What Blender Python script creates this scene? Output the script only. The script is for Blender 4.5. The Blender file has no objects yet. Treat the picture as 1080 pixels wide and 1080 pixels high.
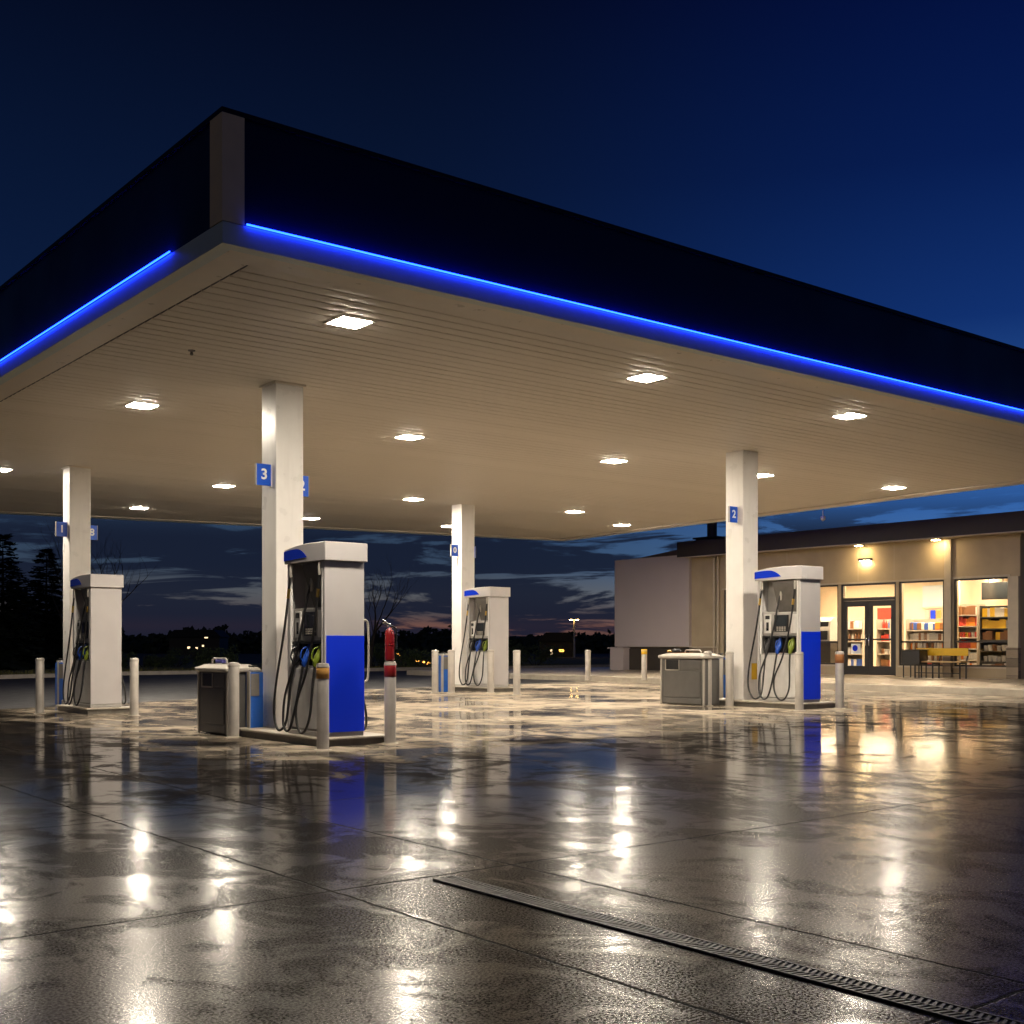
import bpy, bmesh, math, random
from mathutils import Vector, Matrix, noise
random.seed(7)
sc = bpy.context.scene
COL = sc.collection
R = math.radians

# ------------------------------------------------------------------ frame of the station
F, HZ, EYE = 1256.0, 680.0, 1.15          # focal length / horizon row of the 1080 px picture, eye height
ROT = math.atan2(1256.0, 1570.0)          # heading of the forecourt grid
U = Vector((math.cos(ROT), math.sin(ROT), 0)); V = Vector((-math.sin(ROT), math.cos(ROT), 0))
A = Vector((-2.34, 9.8, 0))               # canopy corner nearest the camera

def G(u):                                  # the forecourt rises gently away from the drain
    t = max(0.0, min(1.0, (u - 2.2) / 9.0))
    return 0.112 * (t*t*(3-2*t)*0.4 + t*0.6)
def P(u, v, z=0.0): return A + U*u + V*v + Vector((0, 0, z))
def uv(x, y):
    d = Vector((x, y, 0)) - A
    return d.dot(U), d.dot(V)
def gp(px, py, lift=0.0):                  # where a point of the ground stands
    g = 0.0
    for _ in range(12):
        d = (EYE - g - lift) * F / (py - HZ); x = (px - 540) / F * d
        g = G(uv(x, d)[0])
    return Vector((x, d, g + lift))
def at(px, d):
    x = (px - 540) / F * d
    return Vector((x, d, G(uv(x, d)[0])))
def v_at(px, u):                           # position along a wall that stands at u
    r = (px - 540) / F
    d = (u + 2.34*0 - (A.dot(U)*-1)) / (U.x*r + U.y)
    return uv(r*d, d)[1], d

# ------------------------------------------------------------------ materials
MATS = {}
def nd(nt, t, **k):
    n = nt.nodes.new(t)
    for a, b in k.items(): setattr(n, a, b)
    return n
def mat(name, col, rough=0.5, metal=0.0, var=0.0, scale=6.0, bump=0.0, bscale=40.0, spec=0.5, coat=0.0, dirt=0.0):
    if name in MATS: return MATS[name]
    m = bpy.data.materials.new(name); m.use_nodes = True
    nt = m.node_tree; b = nt.nodes['Principled BSDF']
    b.inputs['Base Color'].default_value = (*col, 1); b.inputs['Roughness'].default_value = rough
    b.inputs['Metallic'].default_value = metal; b.inputs['Specular IOR Level'].default_value = spec
    b.inputs['Coat Weight'].default_value = coat
    tc = nd(nt, 'ShaderNodeTexCoord')
    if var > 0 or dirt > 0:
        n = nd(nt, 'ShaderNodeTexNoise'); n.inputs['Scale'].default_value = scale; n.inputs['Detail'].default_value = 6
        nt.links.new(tc.outputs['Object'], n.inputs['Vector'])
        mp = nd(nt, 'ShaderNodeMapRange'); mp.inputs[1].default_value = .3; mp.inputs[2].default_value = .7
        mp.inputs[3].default_value = 1 - var; mp.inputs[4].default_value = 1 + var
        nt.links.new(n.outputs['Fac'], mp.inputs[0])
        mx = nd(nt, 'ShaderNodeMix', data_type='RGBA', blend_type='MULTIPLY'); mx.inputs[0].default_value = 1
        mx.inputs[6].default_value = (*col, 1); nt.links.new(mp.outputs[0], mx.inputs[7])
        nt.links.new(mx.outputs[2], b.inputs['Base Color'])
        r2 = nd(nt, 'ShaderNodeMapRange'); r2.inputs[1].default_value = .3; r2.inputs[2].default_value = .7
        r2.inputs[3].default_value = max(.02, rough - .08); r2.inputs[4].default_value = min(1, rough + .1)
        nt.links.new(n.outputs['Fac'], r2.inputs[0]); nt.links.new(r2.outputs[0], b.inputs['Roughness'])
        if dirt > 0:                       # streaky grime
            mpp = nd(nt, 'ShaderNodeMapping'); mpp.inputs['Scale'].default_value = (14, 14, 1.2)
            nt.links.new(tc.outputs['Object'], mpp.inputs[0])
            n2 = nd(nt, 'ShaderNodeTexNoise'); n2.inputs['Scale'].default_value = 1.0; n2.inputs['Detail'].default_value = 5
            nt.links.new(mpp.outputs[0], n2.inputs['Vector'])
            m2 = nd(nt, 'ShaderNodeMapRange'); m2.inputs[1].default_value = .52; m2.inputs[2].default_value = .75
            m2.inputs[3].default_value = 0; m2.inputs[4].default_value = dirt
            nt.links.new(n2.outputs['Fac'], m2.inputs[0])
            m3 = nd(nt, 'ShaderNodeMix', data_type='RGBA'); nt.links.new(m2.outputs[0], m3.inputs[0])
            nt.links.new(mx.outputs[2], m3.inputs[6]); m3.inputs[7].default_value = (col[0]*.35, col[1]*.32, col[2]*.27, 1)
            nt.links.new(m3.outputs[2], b.inputs['Base Color'])
    if bump > 0:
        n = nd(nt, 'ShaderNodeTexNoise'); n.inputs['Scale'].default_value = bscale; n.inputs['Detail'].default_value = 4
        nt.links.new(tc.outputs['Object'], n.inputs['Vector'])
        bp = nd(nt, 'ShaderNodeBump'); bp.inputs['Strength'].default_value = bump; bp.inputs['Distance'].default_value = .01
        nt.links.new(n.outputs['Fac'], bp.inputs['Height']); nt.links.new(bp.outputs[0], b.inputs['Normal'])
    MATS[name] = m; return m
def emit(name, col, s, body=(.8, .8, .8)):
    if name in MATS: return MATS[name]
    m = bpy.data.materials.new(name); m.use_nodes = True
    b = m.node_tree.nodes['Principled BSDF']
    b.inputs['Base Color'].default_value = (*body, 1)
    b.inputs['Emission Color'].default_value = (*col, 1); b.inputs['Emission Strength'].default_value = s
    MATS[name] = m; return m
def glass(name, tint=(1, 1, 1)):
    m = bpy.data.materials.new(name); m.use_nodes = True; nt = m.node_tree; nt.nodes.clear()
    o = nd(nt, 'ShaderNodeOutputMaterial'); mx = nd(nt, 'ShaderNodeMixShader'); t = nd(nt, 'ShaderNodeBsdfTransparent')
    g = nd(nt, 'ShaderNodeBsdfGlossy'); g.inputs['Roughness'].default_value = .03; fr = nd(nt, 'ShaderNodeFresnel'); fr.inputs[0].default_value = 1.45
    t.inputs[0].default_value = (*tint, 1)
    nt.links.new(fr.outputs[0], mx.inputs[0]); nt.links.new(t.outputs[0], mx.inputs[1]); nt.links.new(g.outputs[0], mx.inputs[2])
    nt.links.new(mx.outputs[0], o.inputs[0]); MATS[name] = m; return m

WHITE = mat('white_paint', (.80, .77, .73), .32, var=.04, scale=3, dirt=.10)
SLATW = mat('soffit_white', (.77, .70, .60), .47)
LIP = mat('soffit_lip', (.76, .68, .57), .35, var=.04)
NAVY = mat('navy_panel', (.006, .011, .050), .5, var=.1, scale=1.2, spec=.25)
BANDW = mat('band_white', (.60, .68, .66), .40, var=.04)
CORNER = mat('corner_grey', (.85, .66, .43), .6, var=.05)
DARK = mat('dark_gap', (.02, .02, .02), .7)
ROOFM = mat('roof_membrane', (.15, .15, .15), .8, var=.2)
LED = emit('blue_led', (.004, .027, 1.0), 24.0)
LAMP = emit('lamp_lens', (1.0, .88, .715), 650.0)
LAMPF = mat('lamp_frame', (.7, .68, .64), .4)
PUMPG = mat('pump_grey', (.50, .475, .47), .34, metal=.0, var=.05, scale=2.2, coat=.15)
PUMPS = mat('pump_steel', (.72, .70, .67), .38, metal=.05, var=.1, scale=5, dirt=.35)
PUMPD = mat('pump_dark', (.15, .14, .128), .45, var=.2)
PUMPM = mat('pump_mid', (.42, .40, .375), .38, var=.12, dirt=.2)
BLACK = mat('black_plastic', (.012, .012, .013), .35, var=.2)
RUBBER = mat('hose_rubber', (.014, .013, .013), .38, var=.3, scale=20)
BLUE = mat('blue_panel', (.001, .030, .72), .5, spec=.3)
BLUEL = mat('blue_logo', (.006, .034, .56), .2, coat=.3)
BLUEN = mat('blue_nozzle', (.010, .06, .36), .35)
GREENN = mat('green_nozzle', (.15, .20, .015), .4)
YELLOW = mat('yellow_paint', (.72, .44, .015), .45, var=.08)
AMBER = mat('amber_band', (.50, .26, .06), .5, var=.1)
BROWN = mat('rust_band', (.33, .13, .04), .55, var=.25)
RED = mat('red_paint', (.22, .008, .010), .33, var=.08)
STEEL = mat('bollard_steel', (.52, .48, .43), .4, metal=.35, var=.1, scale=7, dirt=.25)
CHROME = mat('chrome', (.7, .7, .7), .18, metal=1)
BRASS = mat('brass', (.7, .45, .1), .3, metal=1)
ISLE = mat('island_concrete', (.40, .36, .30), .55, var=.15, scale=9, bump=.3, bscale=60)
ISLED = mat('island_steel', (.17, .155, .13), .4, metal=.4, var=.2, dirt=.3)
BINB = mat('bin_body', (.105, .10, .094), .42, var=.1, bump=.1, bscale=120)
BINT = mat('bin_trim', (.40, .37, .325), .45, var=.08)
SIGNB = mat('sign_blue', (.008, .085, .58), .35)
SIGNW = mat('sign_white', (.85, .85, .85), .4)
SCREEN = mat('screen_glass', (.03, .035, .04), .08, spec=.8)
IRON = mat('cast_iron', (.018, .017, .016), .45, metal=.2, var=.3, scale=30)
STUCCO = mat('stucco', (.44, .355, .235), .8, var=.08, scale=2, bump=.25, bscale=90)
PILM = mat('pilaster_paint', (.50, .43, .32), .6, var=.06)
PARAP = mat('parapet_dark', (.034, .026, .017), .5, var=.15)
SOFF = mat('store_soffit', (.42, .34, .22), .6, var=.1)
FRAME = mat('window_frame', (.018, .016, .015), .4)
PANELW = mat('wing_panel', (.52, .45, .43), .6, var=.03, scale=1)
WINGB = mat('wing_roof', (.11, .07, .05), .7, var=.2)
GLASS = glass('clear_glass', (.95, .95, .93))
CREAM = mat('cream_wall', (.74, .62, .46), .7, var=.03)
FLOORT = mat('store_floor', (.5, .44, .37), .3, var=.05)
CEILT = mat('store_ceiling', (.75, .70, .62), .8)
SHOPL = emit('shop_light', (1.0, .76, .50), 88.0)
DOWNL = emit('downlight', (1.0, .72, .34), 150.0)
SHELF = mat('shelf_metal', (.42, .37, .30), .45)
SHELFB = mat('shelf_black', (.02, .019, .018), .45)
ASPH = mat('asphalt', (.030, .030, .032), .55, spec=.3, var=.35, scale=3, bump=.5, bscale=80)
CURB = mat('kerb_concrete', (.36, .32, .26), .5, var=.15, scale=5, bump=.3, bscale=50)
BARK = mat('bark', (.035, .028, .022), .85, var=.3)
NEEDLE = mat('needles', (.022, .035, .017), .75, var=.4, scale=9)
LEAF = mat('shrub_leaf', (.06, .085, .025), .7, var=.4, scale=9)

def stone_mat():
    m = bpy.data.materials.new('stone_veneer'); m.use_nodes = True; nt = m.node_tree; b = nt.nodes['Principled BSDF']
    tc = nd(nt, 'ShaderNodeTexCoord'); mp = nd(nt, 'ShaderNodeMapping'); mp.inputs['Rotation'].default_value = (R(90), 0, R(90))
    nt.links.new(tc.outputs['Object'], mp.inputs[0])
    br = nd(nt, 'ShaderNodeTexBrick'); br.inputs['Scale'].default_value = 2.2; br.inputs['Mortar Size'].default_value = .012
    br.inputs['Color1'].default_value = (.16, .125, .09, 1); br.inputs['Color2'].default_value = (.30, .24, .17, 1); br.inputs['Mortar'].default_value = (.05, .04, .03, 1)
    nt.links.new(mp.outputs[0], br.inputs['Vector']); nt.links.new(br.outputs['Color'], b.inputs['Base Color'])
    n = nd(nt, 'ShaderNodeTexNoise'); n.inputs['Scale'].default_value = 20; nt.links.new(tc.outputs['Object'], n.inputs['Vector'])
    ad = nd(nt, 'ShaderNodeMath', operation='SUBTRACT'); nt.links.new(n.outputs['Fac'], ad.inputs[0]); nt.links.new(br.outputs['Fac'], ad.inputs[1])
    bp = nd(nt, 'ShaderNodeBump'); bp.inputs['Distance'].default_value = .02; bp.inputs['Strength'].default_value = .7
    nt.links.new(ad.outputs[0], bp.inputs['Height']); nt.links.new(bp.outputs[0], b.inputs['Normal']); b.inputs['Roughness'].default_value = .75
    return m
STONE = stone_mat()

def wet_concrete():
    m = bpy.data.materials.new('wet_concrete'); m.use_nodes = True; nt = m.node_tree; b = nt.nodes['Principled BSDF']; L = nt.links.new
    tc = nd(nt, 'ShaderNodeTexCoord'); mp = nd(nt, 'ShaderNodeMapping'); mp.inputs['Rotation'].default_value = (0, 0, -ROT)
    mp.inputs['Location'].default_value = (-A.dot(U), -A.dot(V), 0); L(tc.outputs['Object'], mp.inputs[0])
    sp = nd(nt, 'ShaderNodeSeparateXYZ'); L(mp.outputs[0], sp.inputs[0])
    def M(op, a, b_=None, c=None, clamp=False):
        n = nd(nt, 'ShaderNodeMath', operation=op); n.use_clamp = clamp
        for i, x in enumerate((a, b_, c)):
            if x is None: continue
            if isinstance(x, (int, float)): n.inputs[i].default_value = x
            else: L(x, n.inputs[i])
        return n.outputs[0]
    def MR(x, a, b_, c=0.0, d=1.0, smooth=True):
        n = nd(nt, 'ShaderNodeMapRange'); n.interpolation_type = 'SMOOTHSTEP' if smooth else 'LINEAR'
        L(x, n.inputs[0])
        for i, q in enumerate((a, b_, c, d)): n.inputs[i+1].default_value = q
        return n.outputs[0]
    def N(scale, det=5, rough=.55, dist=0.0, vec=None, sx=1, sy=1):
        mm = nd(nt, 'ShaderNodeMapping'); mm.inputs['Scale'].default_value = (sx, sy, 1); L(vec or mp.outputs[0], mm.inputs[0])
        n = nd(nt, 'ShaderNodeTexNoise'); n.inputs['Scale'].default_value = scale; n.inputs['Detail'].default_value = det
        n.inputs['Roughness'].default_value = rough; n.inputs['Distortion'].default_value = dist; L(mm.outputs[0], n.inputs['Vector'])
        return n.outputs['Fac']
    def MIX(f, a, b_):
        n = nd(nt, 'ShaderNodeMix', data_type='RGBA')
        if isinstance(f, (int, float)): n.inputs[0].default_value = f
        else: L(f, n.inputs[0])
        for i, x in ((6, a), (7, b_)):
            if isinstance(x, tuple): n.inputs[i].default_value = (*x, 1)
            else: L(x, n.inputs[i])
        return n.outputs[2]
    u, v = sp.outputs['X'], sp.outputs['Y']
    wob = M('MULTIPLY', M('SUBTRACT', N(7, 3), .5), .035)
    uw, vw = M('ADD', u, wob), M('ADD', v, wob)
    ju = M('MINIMUM', M('PINGPONG', M('ADD', uw, 36.51), 1.805), M('ABSOLUTE', M('ADD', uw, 1.48)))
    jv = M('PINGPONG', M('ADD', vw, 29.72), 1.415)
    j = M('MINIMUM', ju, jv)
    joint = MR(j, .005, .012, 1, 0)
    seam = MR(j, .01, .16, 1, 0)                        # worn, paler edge beside the joints
    inn = M('MINIMUM', u, v)                            # metres inside the canopy edge
    big = N(.42, 3, .55, .5)
    mid = N(1.5, 3, .5, .6, sx=1.0, sy=.6)
    fine = N(60, 3, .7)
    shelter = MR(M('ADD', inn, M('MULTIPLY', M('SUBTRACT', mid, .5), 6.0)), .7, 3.6)   # rain keeps out under the roof
    damp = MR(M('ADD', M('MULTIPLY', mid, .6), M('MULTIPLY', big, .4)), .40, .64)
    wet = M('MAXIMUM', M('SUBTRACT', 1.0, shelter), M('MULTIPLY', damp, .92))
    puddle = M('MULTIPLY', M('MULTIPLY', MR(big, .44, .60), MR(mid, .38, .55)), MR(inn, -3.6, -.2, .12, 1.0))
    dry = MIX(MR(fine, .3, .7), (.44, .37, .285), (.56, .485, .385))
    dry = MIX(MR(mid, .3, .6), MIX(.5, dry, (.20, .155, .11)), dry)
    wetc = MIX(MR(fine, .35, .65), (.008, .0068, .006), (.026, .0215, .0185))
    wetc = MIX(MR(mid, .35, .65), wetc, MIX(.45, wetc, (.018, .015, .013)))
    c = MIX(wet, dry, wetc)
    c = MIX(M('MULTIPLY', seam, .10), c, MIX(.5, c, (.30, .255, .20)))
    stain = MR(N(2.1, 3, .6, 1.0), .63, .74)
    c = MIX(M('MULTIPLY', stain, .6), c, (.03, .025, .021))
    c = MIX(M('MULTIPLY', joint, .95), c, (.008, .007, .006))
    L(c, b.inputs['Base Color'])
    near = MR(inn, -5.0, -.6, 1.0, 0.0)                 # open ground: coarser, unsheltered texture
    rough = M('ADD', M('MULTIPLY', M('SUBTRACT', 1.0, wet), .16), .24)
    rough = M('ADD', rough, M('MULTIPLY', M('SUBTRACT', fine, .5), .10))
    rough = M('ADD', rough, M('MULTIPLY', joint, .4)); L(rough, b.inputs['Roughness'])
    b.inputs['IOR'].default_value = 1.36
    speck = MR(N(95, 2, .7), .42, .62, .0, .09)
    n_ = nd(nt, 'ShaderNodeMix', data_type='FLOAT'); L(near, n_.inputs[0]); n_.inputs[2].default_value = .0; L(speck, n_.inputs[3])
    L(n_.outputs[0], b.inputs['Specular IOR Level'])
    grit = N(62, 2, .6)
    h = M('MULTIPLY', M('MULTIPLY', grit, .00115), M('ADD', M('MULTIPLY', near, .9), .12))
    h = M('SUBTRACT', h, M('MULTIPLY', joint, .0025))
    bp = nd(nt, 'ShaderNodeBump'); bp.inputs['Strength'].default_value = 1.0; bp.inputs['Distance'].default_value = 1.0
    L(h, bp.inputs['Height']); L(bp.outputs[0], b.inputs['Normal'])
    # the film of water on top: broken patches, mirror-like where it stands
    brk = N(2.3, 5, .68, .8, sx=1.0, sy=.75)
    film = MR(M('ADD', M('MULTIPLY', brk, .6), M('MULTIPLY', big, .4)), .445, .53, .14, 1.0)
    film = M('MULTIPLY', film, MR(inn, -5.6, -1.6, .36, .95))
    film = M('MULTIPLY', film, M('ADD', M('MULTIPLY', wet, .25), .75))
    film = M('MULTIPLY', film, M('SUBTRACT', 1.0, joint))
    L(film, b.inputs['Coat Weight']); b.inputs['Coat IOR'].default_value = 1.33
    cr = M('ADD', MR(inn, -5.0, .0, .14, .068), M('MULTIPLY', M('SUBTRACT', 1.0, puddle), .035)); L(cr, b.inputs['Coat Roughness'])
    h2 = M('ADD', M('MULTIPLY', N(2.6, 1, .5), .0006), M('MULTIPLY', N(11, 2, .5), .00022))
    b2 = nd(nt, 'ShaderNodeBump'); b2.inputs['Strength'].default_value = 1.0; b2.inputs['Distance'].default_value = 1.0
    L(h2, b2.inputs['Height']); L(b2.outputs[0], b.inputs['Coat Normal'])
    return m
WETC = wet_concrete()

def grass_mat():
    m = mat('verge_grass', (.13, .125, .03), .85, var=.5, scale=2.5, bump=.8, bscale=30); return m
GRASS = grass_mat()
TERR = mat('dark_terrain', (.022, .024, .014), .9, var=.4, scale=.3)

# ------------------------------------------------------------------ mesh helper
class MB:
    def __init__(s): s.bm = bmesh.new()
    def box(s, x0, x1, y0, y1, z0, z1, bev=0.0, seg=2):
        r = bmesh.ops.create_cube(s.bm, size=1)
        vs = r['verts']
        for v in vs: v.co = Vector(((x0+x1)/2 + v.co.x*(x1-x0), (y0+y1)/2 + v.co.y*(y1-y0), (z0+z1)/2 + v.co.z*(z1-z0)))
        if bev > 0:
            es = list({e for v in vs for e in v.link_edges})
            bmesh.ops.bevel(s.bm, geom=es, offset=bev, segments=seg, affect='EDGES', profile=.5)
        return s
    def prism(s, poly, lo, hi, axis='z'):
        def mk(p, t):
            a, b = p
            return {'z': (a, b, t), 'x': (t, a, b), 'y': (a, t, b)}[axis]
        n = len(poly)
        a = [s.bm.verts.new(mk(p, lo)) for p in poly]; b = [s.bm.verts.new(mk(p, hi)) for p in poly]
        s.bm.faces.new(a); s.bm.faces.new(b[::-1])
        for i in range(n): s.bm.faces.new((a[i], b[i], b[(i+1) % n], a[(i+1) % n]))
        return s
    def quad(s, *pts):
        s.bm.faces.new([s.bm.verts.new(p) for p in pts]); return s
    def tube(s, pts, r, n=8, smooth=0, cap=True):
        pts = [Vector(p) for p in pts]
        rr = list(r) if isinstance(r, (list, tuple)) else [r]*len(pts)
        if smooth:
            q, qr = [], []
            for i in range(len(pts)-1):
                p0, p1, p2, p3 = pts[max(0, i-1)], pts[i], pts[i+1], pts[min(len(pts)-1, i+2)]
                for k in range(smooth):
                    t = k/smooth
                    q.append(.5*((2*p1) + (p2-p0)*t + (2*p0-5*p1+4*p2-p3)*t*t + (3*p1-p0-3*p2+p3)*t**3)); qr.append(rr[i]*(1-t)+rr[i+1]*t)
            q.append(pts[-1]); qr.append(rr[-1]); pts, rr = q, qr
        rings = []; up = None
        for i, p in enumerate(pts):
            t = (pts[min(i+1, len(pts)-1)] - pts[max(0, i-1)]).normalized()
            if up is None: up = t.orthogonal().normalized()
            up = (up - t*up.dot(t)); up = up.normalized() if up.length > 1e-6 else t.orthogonal().normalized()
            w = t.cross(up)
            rings.append([s.bm.verts.new(p + (up*math.cos(2*math.pi*k/n) + w*math.sin(2*math.pi*k/n))*rr[i]) for k in range(n)])
        for a, b in zip(rings, rings[1:]):
            for k in range(n):
                f = s.bm.faces.new((a[k], a[(k+1) % n], b[(k+1) % n], b[k])); f.smooth = True
        if cap: s.bm.faces.new(rings[0][::-1]); s.bm.faces.new(rings[-1])
        return s
    def lathe(s, prof, c=(0, 0, 0), n=24):
        c = Vector(c); rings = []
        for r, z in prof:
            rings.append([s.bm.verts.new(c + Vector((max(r, 1e-4)*math.cos(2*math.pi*k/n), max(r, 1e-4)*math.sin(2*math.pi*k/n), z))) for k in range(n)])
        for a, b in zip(rings, rings[1:]):
            for k in range(n):
                f = s.bm.faces.new((a[k], a[(k+1) % n], b[(k+1) % n], b[k])); f.smooth = True
        s.bm.faces.new(rings[0][::-1]); s.bm.faces.new(rings[-1]); return s
    def build(s, name, m, parent=None, sharp=True):
        bmesh.ops.recalc_face_normals(s.bm, faces=s.bm.faces)
        me = bpy.data.meshes.new(name); s.bm.to_mesh(me); s.bm.free()
        me.materials.append(m)
        if sharp and any(p.use_smooth for p in me.polygons): me.set_sharp_from_angle(angle=R(50))
        o = bpy.data.objects.new(name, me); COL.objects.link(o)
        if parent: o.parent = parent
        return o

def tag(o, label=None, cat=None, group=None, kind=None):
    if label: o['label'] = label
    if cat: o['category'] = cat
    if group: o['group'] = group
    if kind: o['kind'] = kind
    return o
def empty(name, loc=(0, 0, 0), rz=0.0, label=None, cat=None, group=None):
    o = bpy.data.objects.new(name, None); COL.objects.link(o); o.empty_display_size = .2
    o.location = loc; o.rotation_euler = (0, 0, rz); return tag(o, label, cat, group)
def copy_tree(o, parent=None, skip=()):
    c = o.copy(); COL.objects.link(c); c.parent = parent
    for ch in list(o.children):
        if ch.name.split('.')[0] in skip: continue
        copy_tree(ch, c, skip)
    return c
def text_part(name, s, size, m, parent, loc, rot, depth=.004):
    cu = bpy.data.curves.new('t', 'FONT'); cu.body = s; cu.size = size; cu.align_x = 'CENTER'; cu.align_y = 'CENTER'; cu.extrude = depth
    cu.offset = .004
    t = bpy.data.objects.new('t', cu); COL.objects.link(t)
    me = bpy.data.meshes.new_from_object(t.evaluated_get(bpy.context.evaluated_depsgraph_get()))
    bpy.data.objects.remove(t); me.materials.clear(); me.materials.append(m); me.name = name
    o = bpy.data.objects.new(name, me); COL.objects.link(o); o.parent = parent; o.location = loc; o.rotation_euler = rot
    return o

# ------------------------------------------------------------------ the ground
def sheet(name, poly_fn, us, m, lift, nv=2):
    """a sheet in station coordinates: for each u the v range poly_fn(u)"""
    mb = MB(); rows = []
    for u in us:
        a, b = poly_fn(u)
        rows.append([mb.bm.verts.new(P(u, a+(b-a)*k/(nv-1), G(u)+lift)) for k in range(nv)])
    for r0, r1 in zip(rows, rows[1:]):
        for k in range(nv-1): mb.bm.faces.new((r0[k], r1[k], r1[k+1], r0[k+1]))
    o = mb.build(name, m); tag(o, kind='structure'); return o
us_mid = [2.2 + .5*i for i in range(0, 19)]
back = lambda u: 13.2 + (u-1.84)*.17
PAVE_U = 18.7
sheet('terrain', lambda u: (-400, 700), [-600, -100, -20]+us_mid+[14, 40, 120, 600], TERR, -.03)
sheet('asphalt_road', lambda u: (-40, 31.0), [-90, -40, -10]+us_mid+[14, 20, 45, 90], ASPH, -.008)
sheet('forecourt', lambda u: (-26, back(u)), [-24, -10, 0]+us_mid+[13, PAVE_U], WETC, 0.0)
sheet('grass_verge', lambda u: (31.2, 44+.2*max(0, u)), [-90, -40, -10]+us_mid+[14, 26, 60, 90], GRASS, .05)
# kerb of the verge
mb = MB()
for a, b in zip([-90, -40, -10]+us_mid+[14, 26, 60], us_mid[:0]+[-40, -10]+us_mid+[14, 26, 60, 90]):
    p = [P(a, 31.0, G(a)-.02), P(b, 31.0, G(b)-.02), P(b, 31.25, G(b)-.02), P(a, 31.25, G(a)-.02)]
    q = [x + Vector((0, 0, .14)) for x in p]
    mb.quad(*q); mb.quad(p[0], p[1], q[1], q[0])
bmesh.ops.remove_doubles(mb.bm, verts=mb.bm.verts, dist=.001)
tag(mb.build('verge_kerb', CURB), kind='structure')
# store pavement with kerb
gz = G(20)
mb = MB(); mb.prism([(p.x, p.y) for p in (P(PAVE_U+.16, -6), P(40, -6), P(40, 25.5), P(PAVE_U+.16, 25.5))], gz-.1, gz+.146)
tag(mb.build('pavement', mat('pavement_concrete', (.40, .34, .25), .32, var=.14, scale=1.5, bump=.2, bscale=40)), kind='structure')
mb = MB(); e = empty('tmp')
mb.box(PAVE_U, PAVE_U+.156, -6, 25.5, gz-.1, gz+.15, .02)
ko = mb.build('pavement_kerb', CURB); ko.location = A; ko.rotation_euler = (0, 0, ROT); tag(ko, kind='structure')
bpy.data.objects.remove(e)

# trench drain
dr = empty('trench_drain', P(-.90, -4.33, 0), ROT, 'long black cast iron grate sunk in the wet concrete of the foreground', 'drain')
LN = 4.6
mb = MB(); mb.box(-.062, .062, -LN+.012, -.012, .0015, .003); mb.build('channel', DARK, dr)
mb = MB()
for x in (-.075, .063): mb.box(x, x+.012, -LN, 0, .001, .009, .002)
mb.box(-.063, .063, -.012, 0, .001, .009, .002); mb.build('frame', IRON, dr)
mb = MB()
k = 0; y = -.03
while y > -LN+.03:
    sk = .016
    for (a, b) in ((-.060, -.004), (.004, .060)):
        mb.prism([(a, y-.006+sk*(1 if a < 0 else -1)), (b, y-.006), (b, y+.006), (a, y+.006+sk*(1 if a < 0 else -1))], .003, .0075)
    y -= .026; k += 1
mb.box(-.0038, .0038, -LN+.013, -.013, .0032, .0085)
for s in range(9): mb.box(-.0625, .0625, -.5*s-.5-.004, -.5*s-.5+.004, .0034, .0082)
mb.build('grate', IRON, dr)

dr.scale = (.86, 1, 1)
# ------------------------------------------------------------------ canopy
ZB, ZN, ZT = 4.45, 4.635, 5.52
Q = [Vector(q) for q in ((-.045, 0), (18.9, 0), (20.7, 19.5), (-.045, 23.2))]
def inset(d):
    n = len(Q); L = []
    for i in range(n):
        a, b = Q[i], Q[(i+1) % n]; t = (b-a).normalized(); nn = Vector((-t.y, t.x)); L.append((a+nn*d, t))
    out = []
    for i in range(n):
        (p, t), (q, s) = L[i-1], L[i]
        den = t.x*s.y - t.y*s.x; w = q-p
        k = (w.x*s.y - w.y*s.x)/den; out.append(p + t*k)
    return out
can = empty('canopy', A, ROT, 'huge flat station canopy with navy fascia, blue light line and ribbed cream soffit', 'canopy')
def ring_part(name, m, d0, d1, z0, z1, split=False):
    a, b = inset(d0), inset(d1); parts = []
    mb = MB()
    for i in range(4):
        jx = (i+1) % 4
        mb.prism([tuple(a[i]), tuple(a[jx]), tuple(b[jx]), tuple(b[i])], z0, z1)
        if split: mb.build(name, m, can); mb = MB()
    if not split: 
        bmesh.ops.remove_doubles(mb.bm, verts=mb.bm.verts, dist=.0005)
        inner = [f for f in mb.bm.faces if all(len([g for g in e.link_faces]) > 2 for e in f.edges if e.calc_length() < .8 and False)]
        mb.build(name, m, can)
ring_part('fascia_panel', NAVY, .02, .14, ZN, ZT, True)
ring_part('lower_band', BANDW, 0.0, .13, ZB, ZN-.004, True)
ring_part('edge_lip', LIP, .131, .42, ZB+.004, ZB+.05, True)
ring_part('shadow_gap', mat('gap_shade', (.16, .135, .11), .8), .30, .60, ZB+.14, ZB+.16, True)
ring_part('cap_flashing', mat('flashing', (.004, .006, .02), .6, spec=.2), -.01, .16, ZT+.002, ZT+.045, True)
mb = MB(); i3 = inset(.15); mb.prism([tuple(q) for q in i3], ZB+.3, ZT-.25); mb.build('roof_deck', ROOFM, can)
# corner covers
for i in range(4):
    c = Q[i]; a = (Q[(i+1) % 4]-c).normalized(); b = (Q[i-1]-c).normalized()
    o = -(a+b).normalized()*.012
    p = c + o
    wa = .20 if i == 0 else .235
    poly = [p, p+a*wa, p+a*wa+b*.06, p+a*.06+b*.06, p+b*.235+a*.06, p+b*.235]
    mb = MB(); mb.prism([tuple(x) for x in poly], ZN-.002, ZT+.012); mb.build('corner_cover', CORNER, can)
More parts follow.
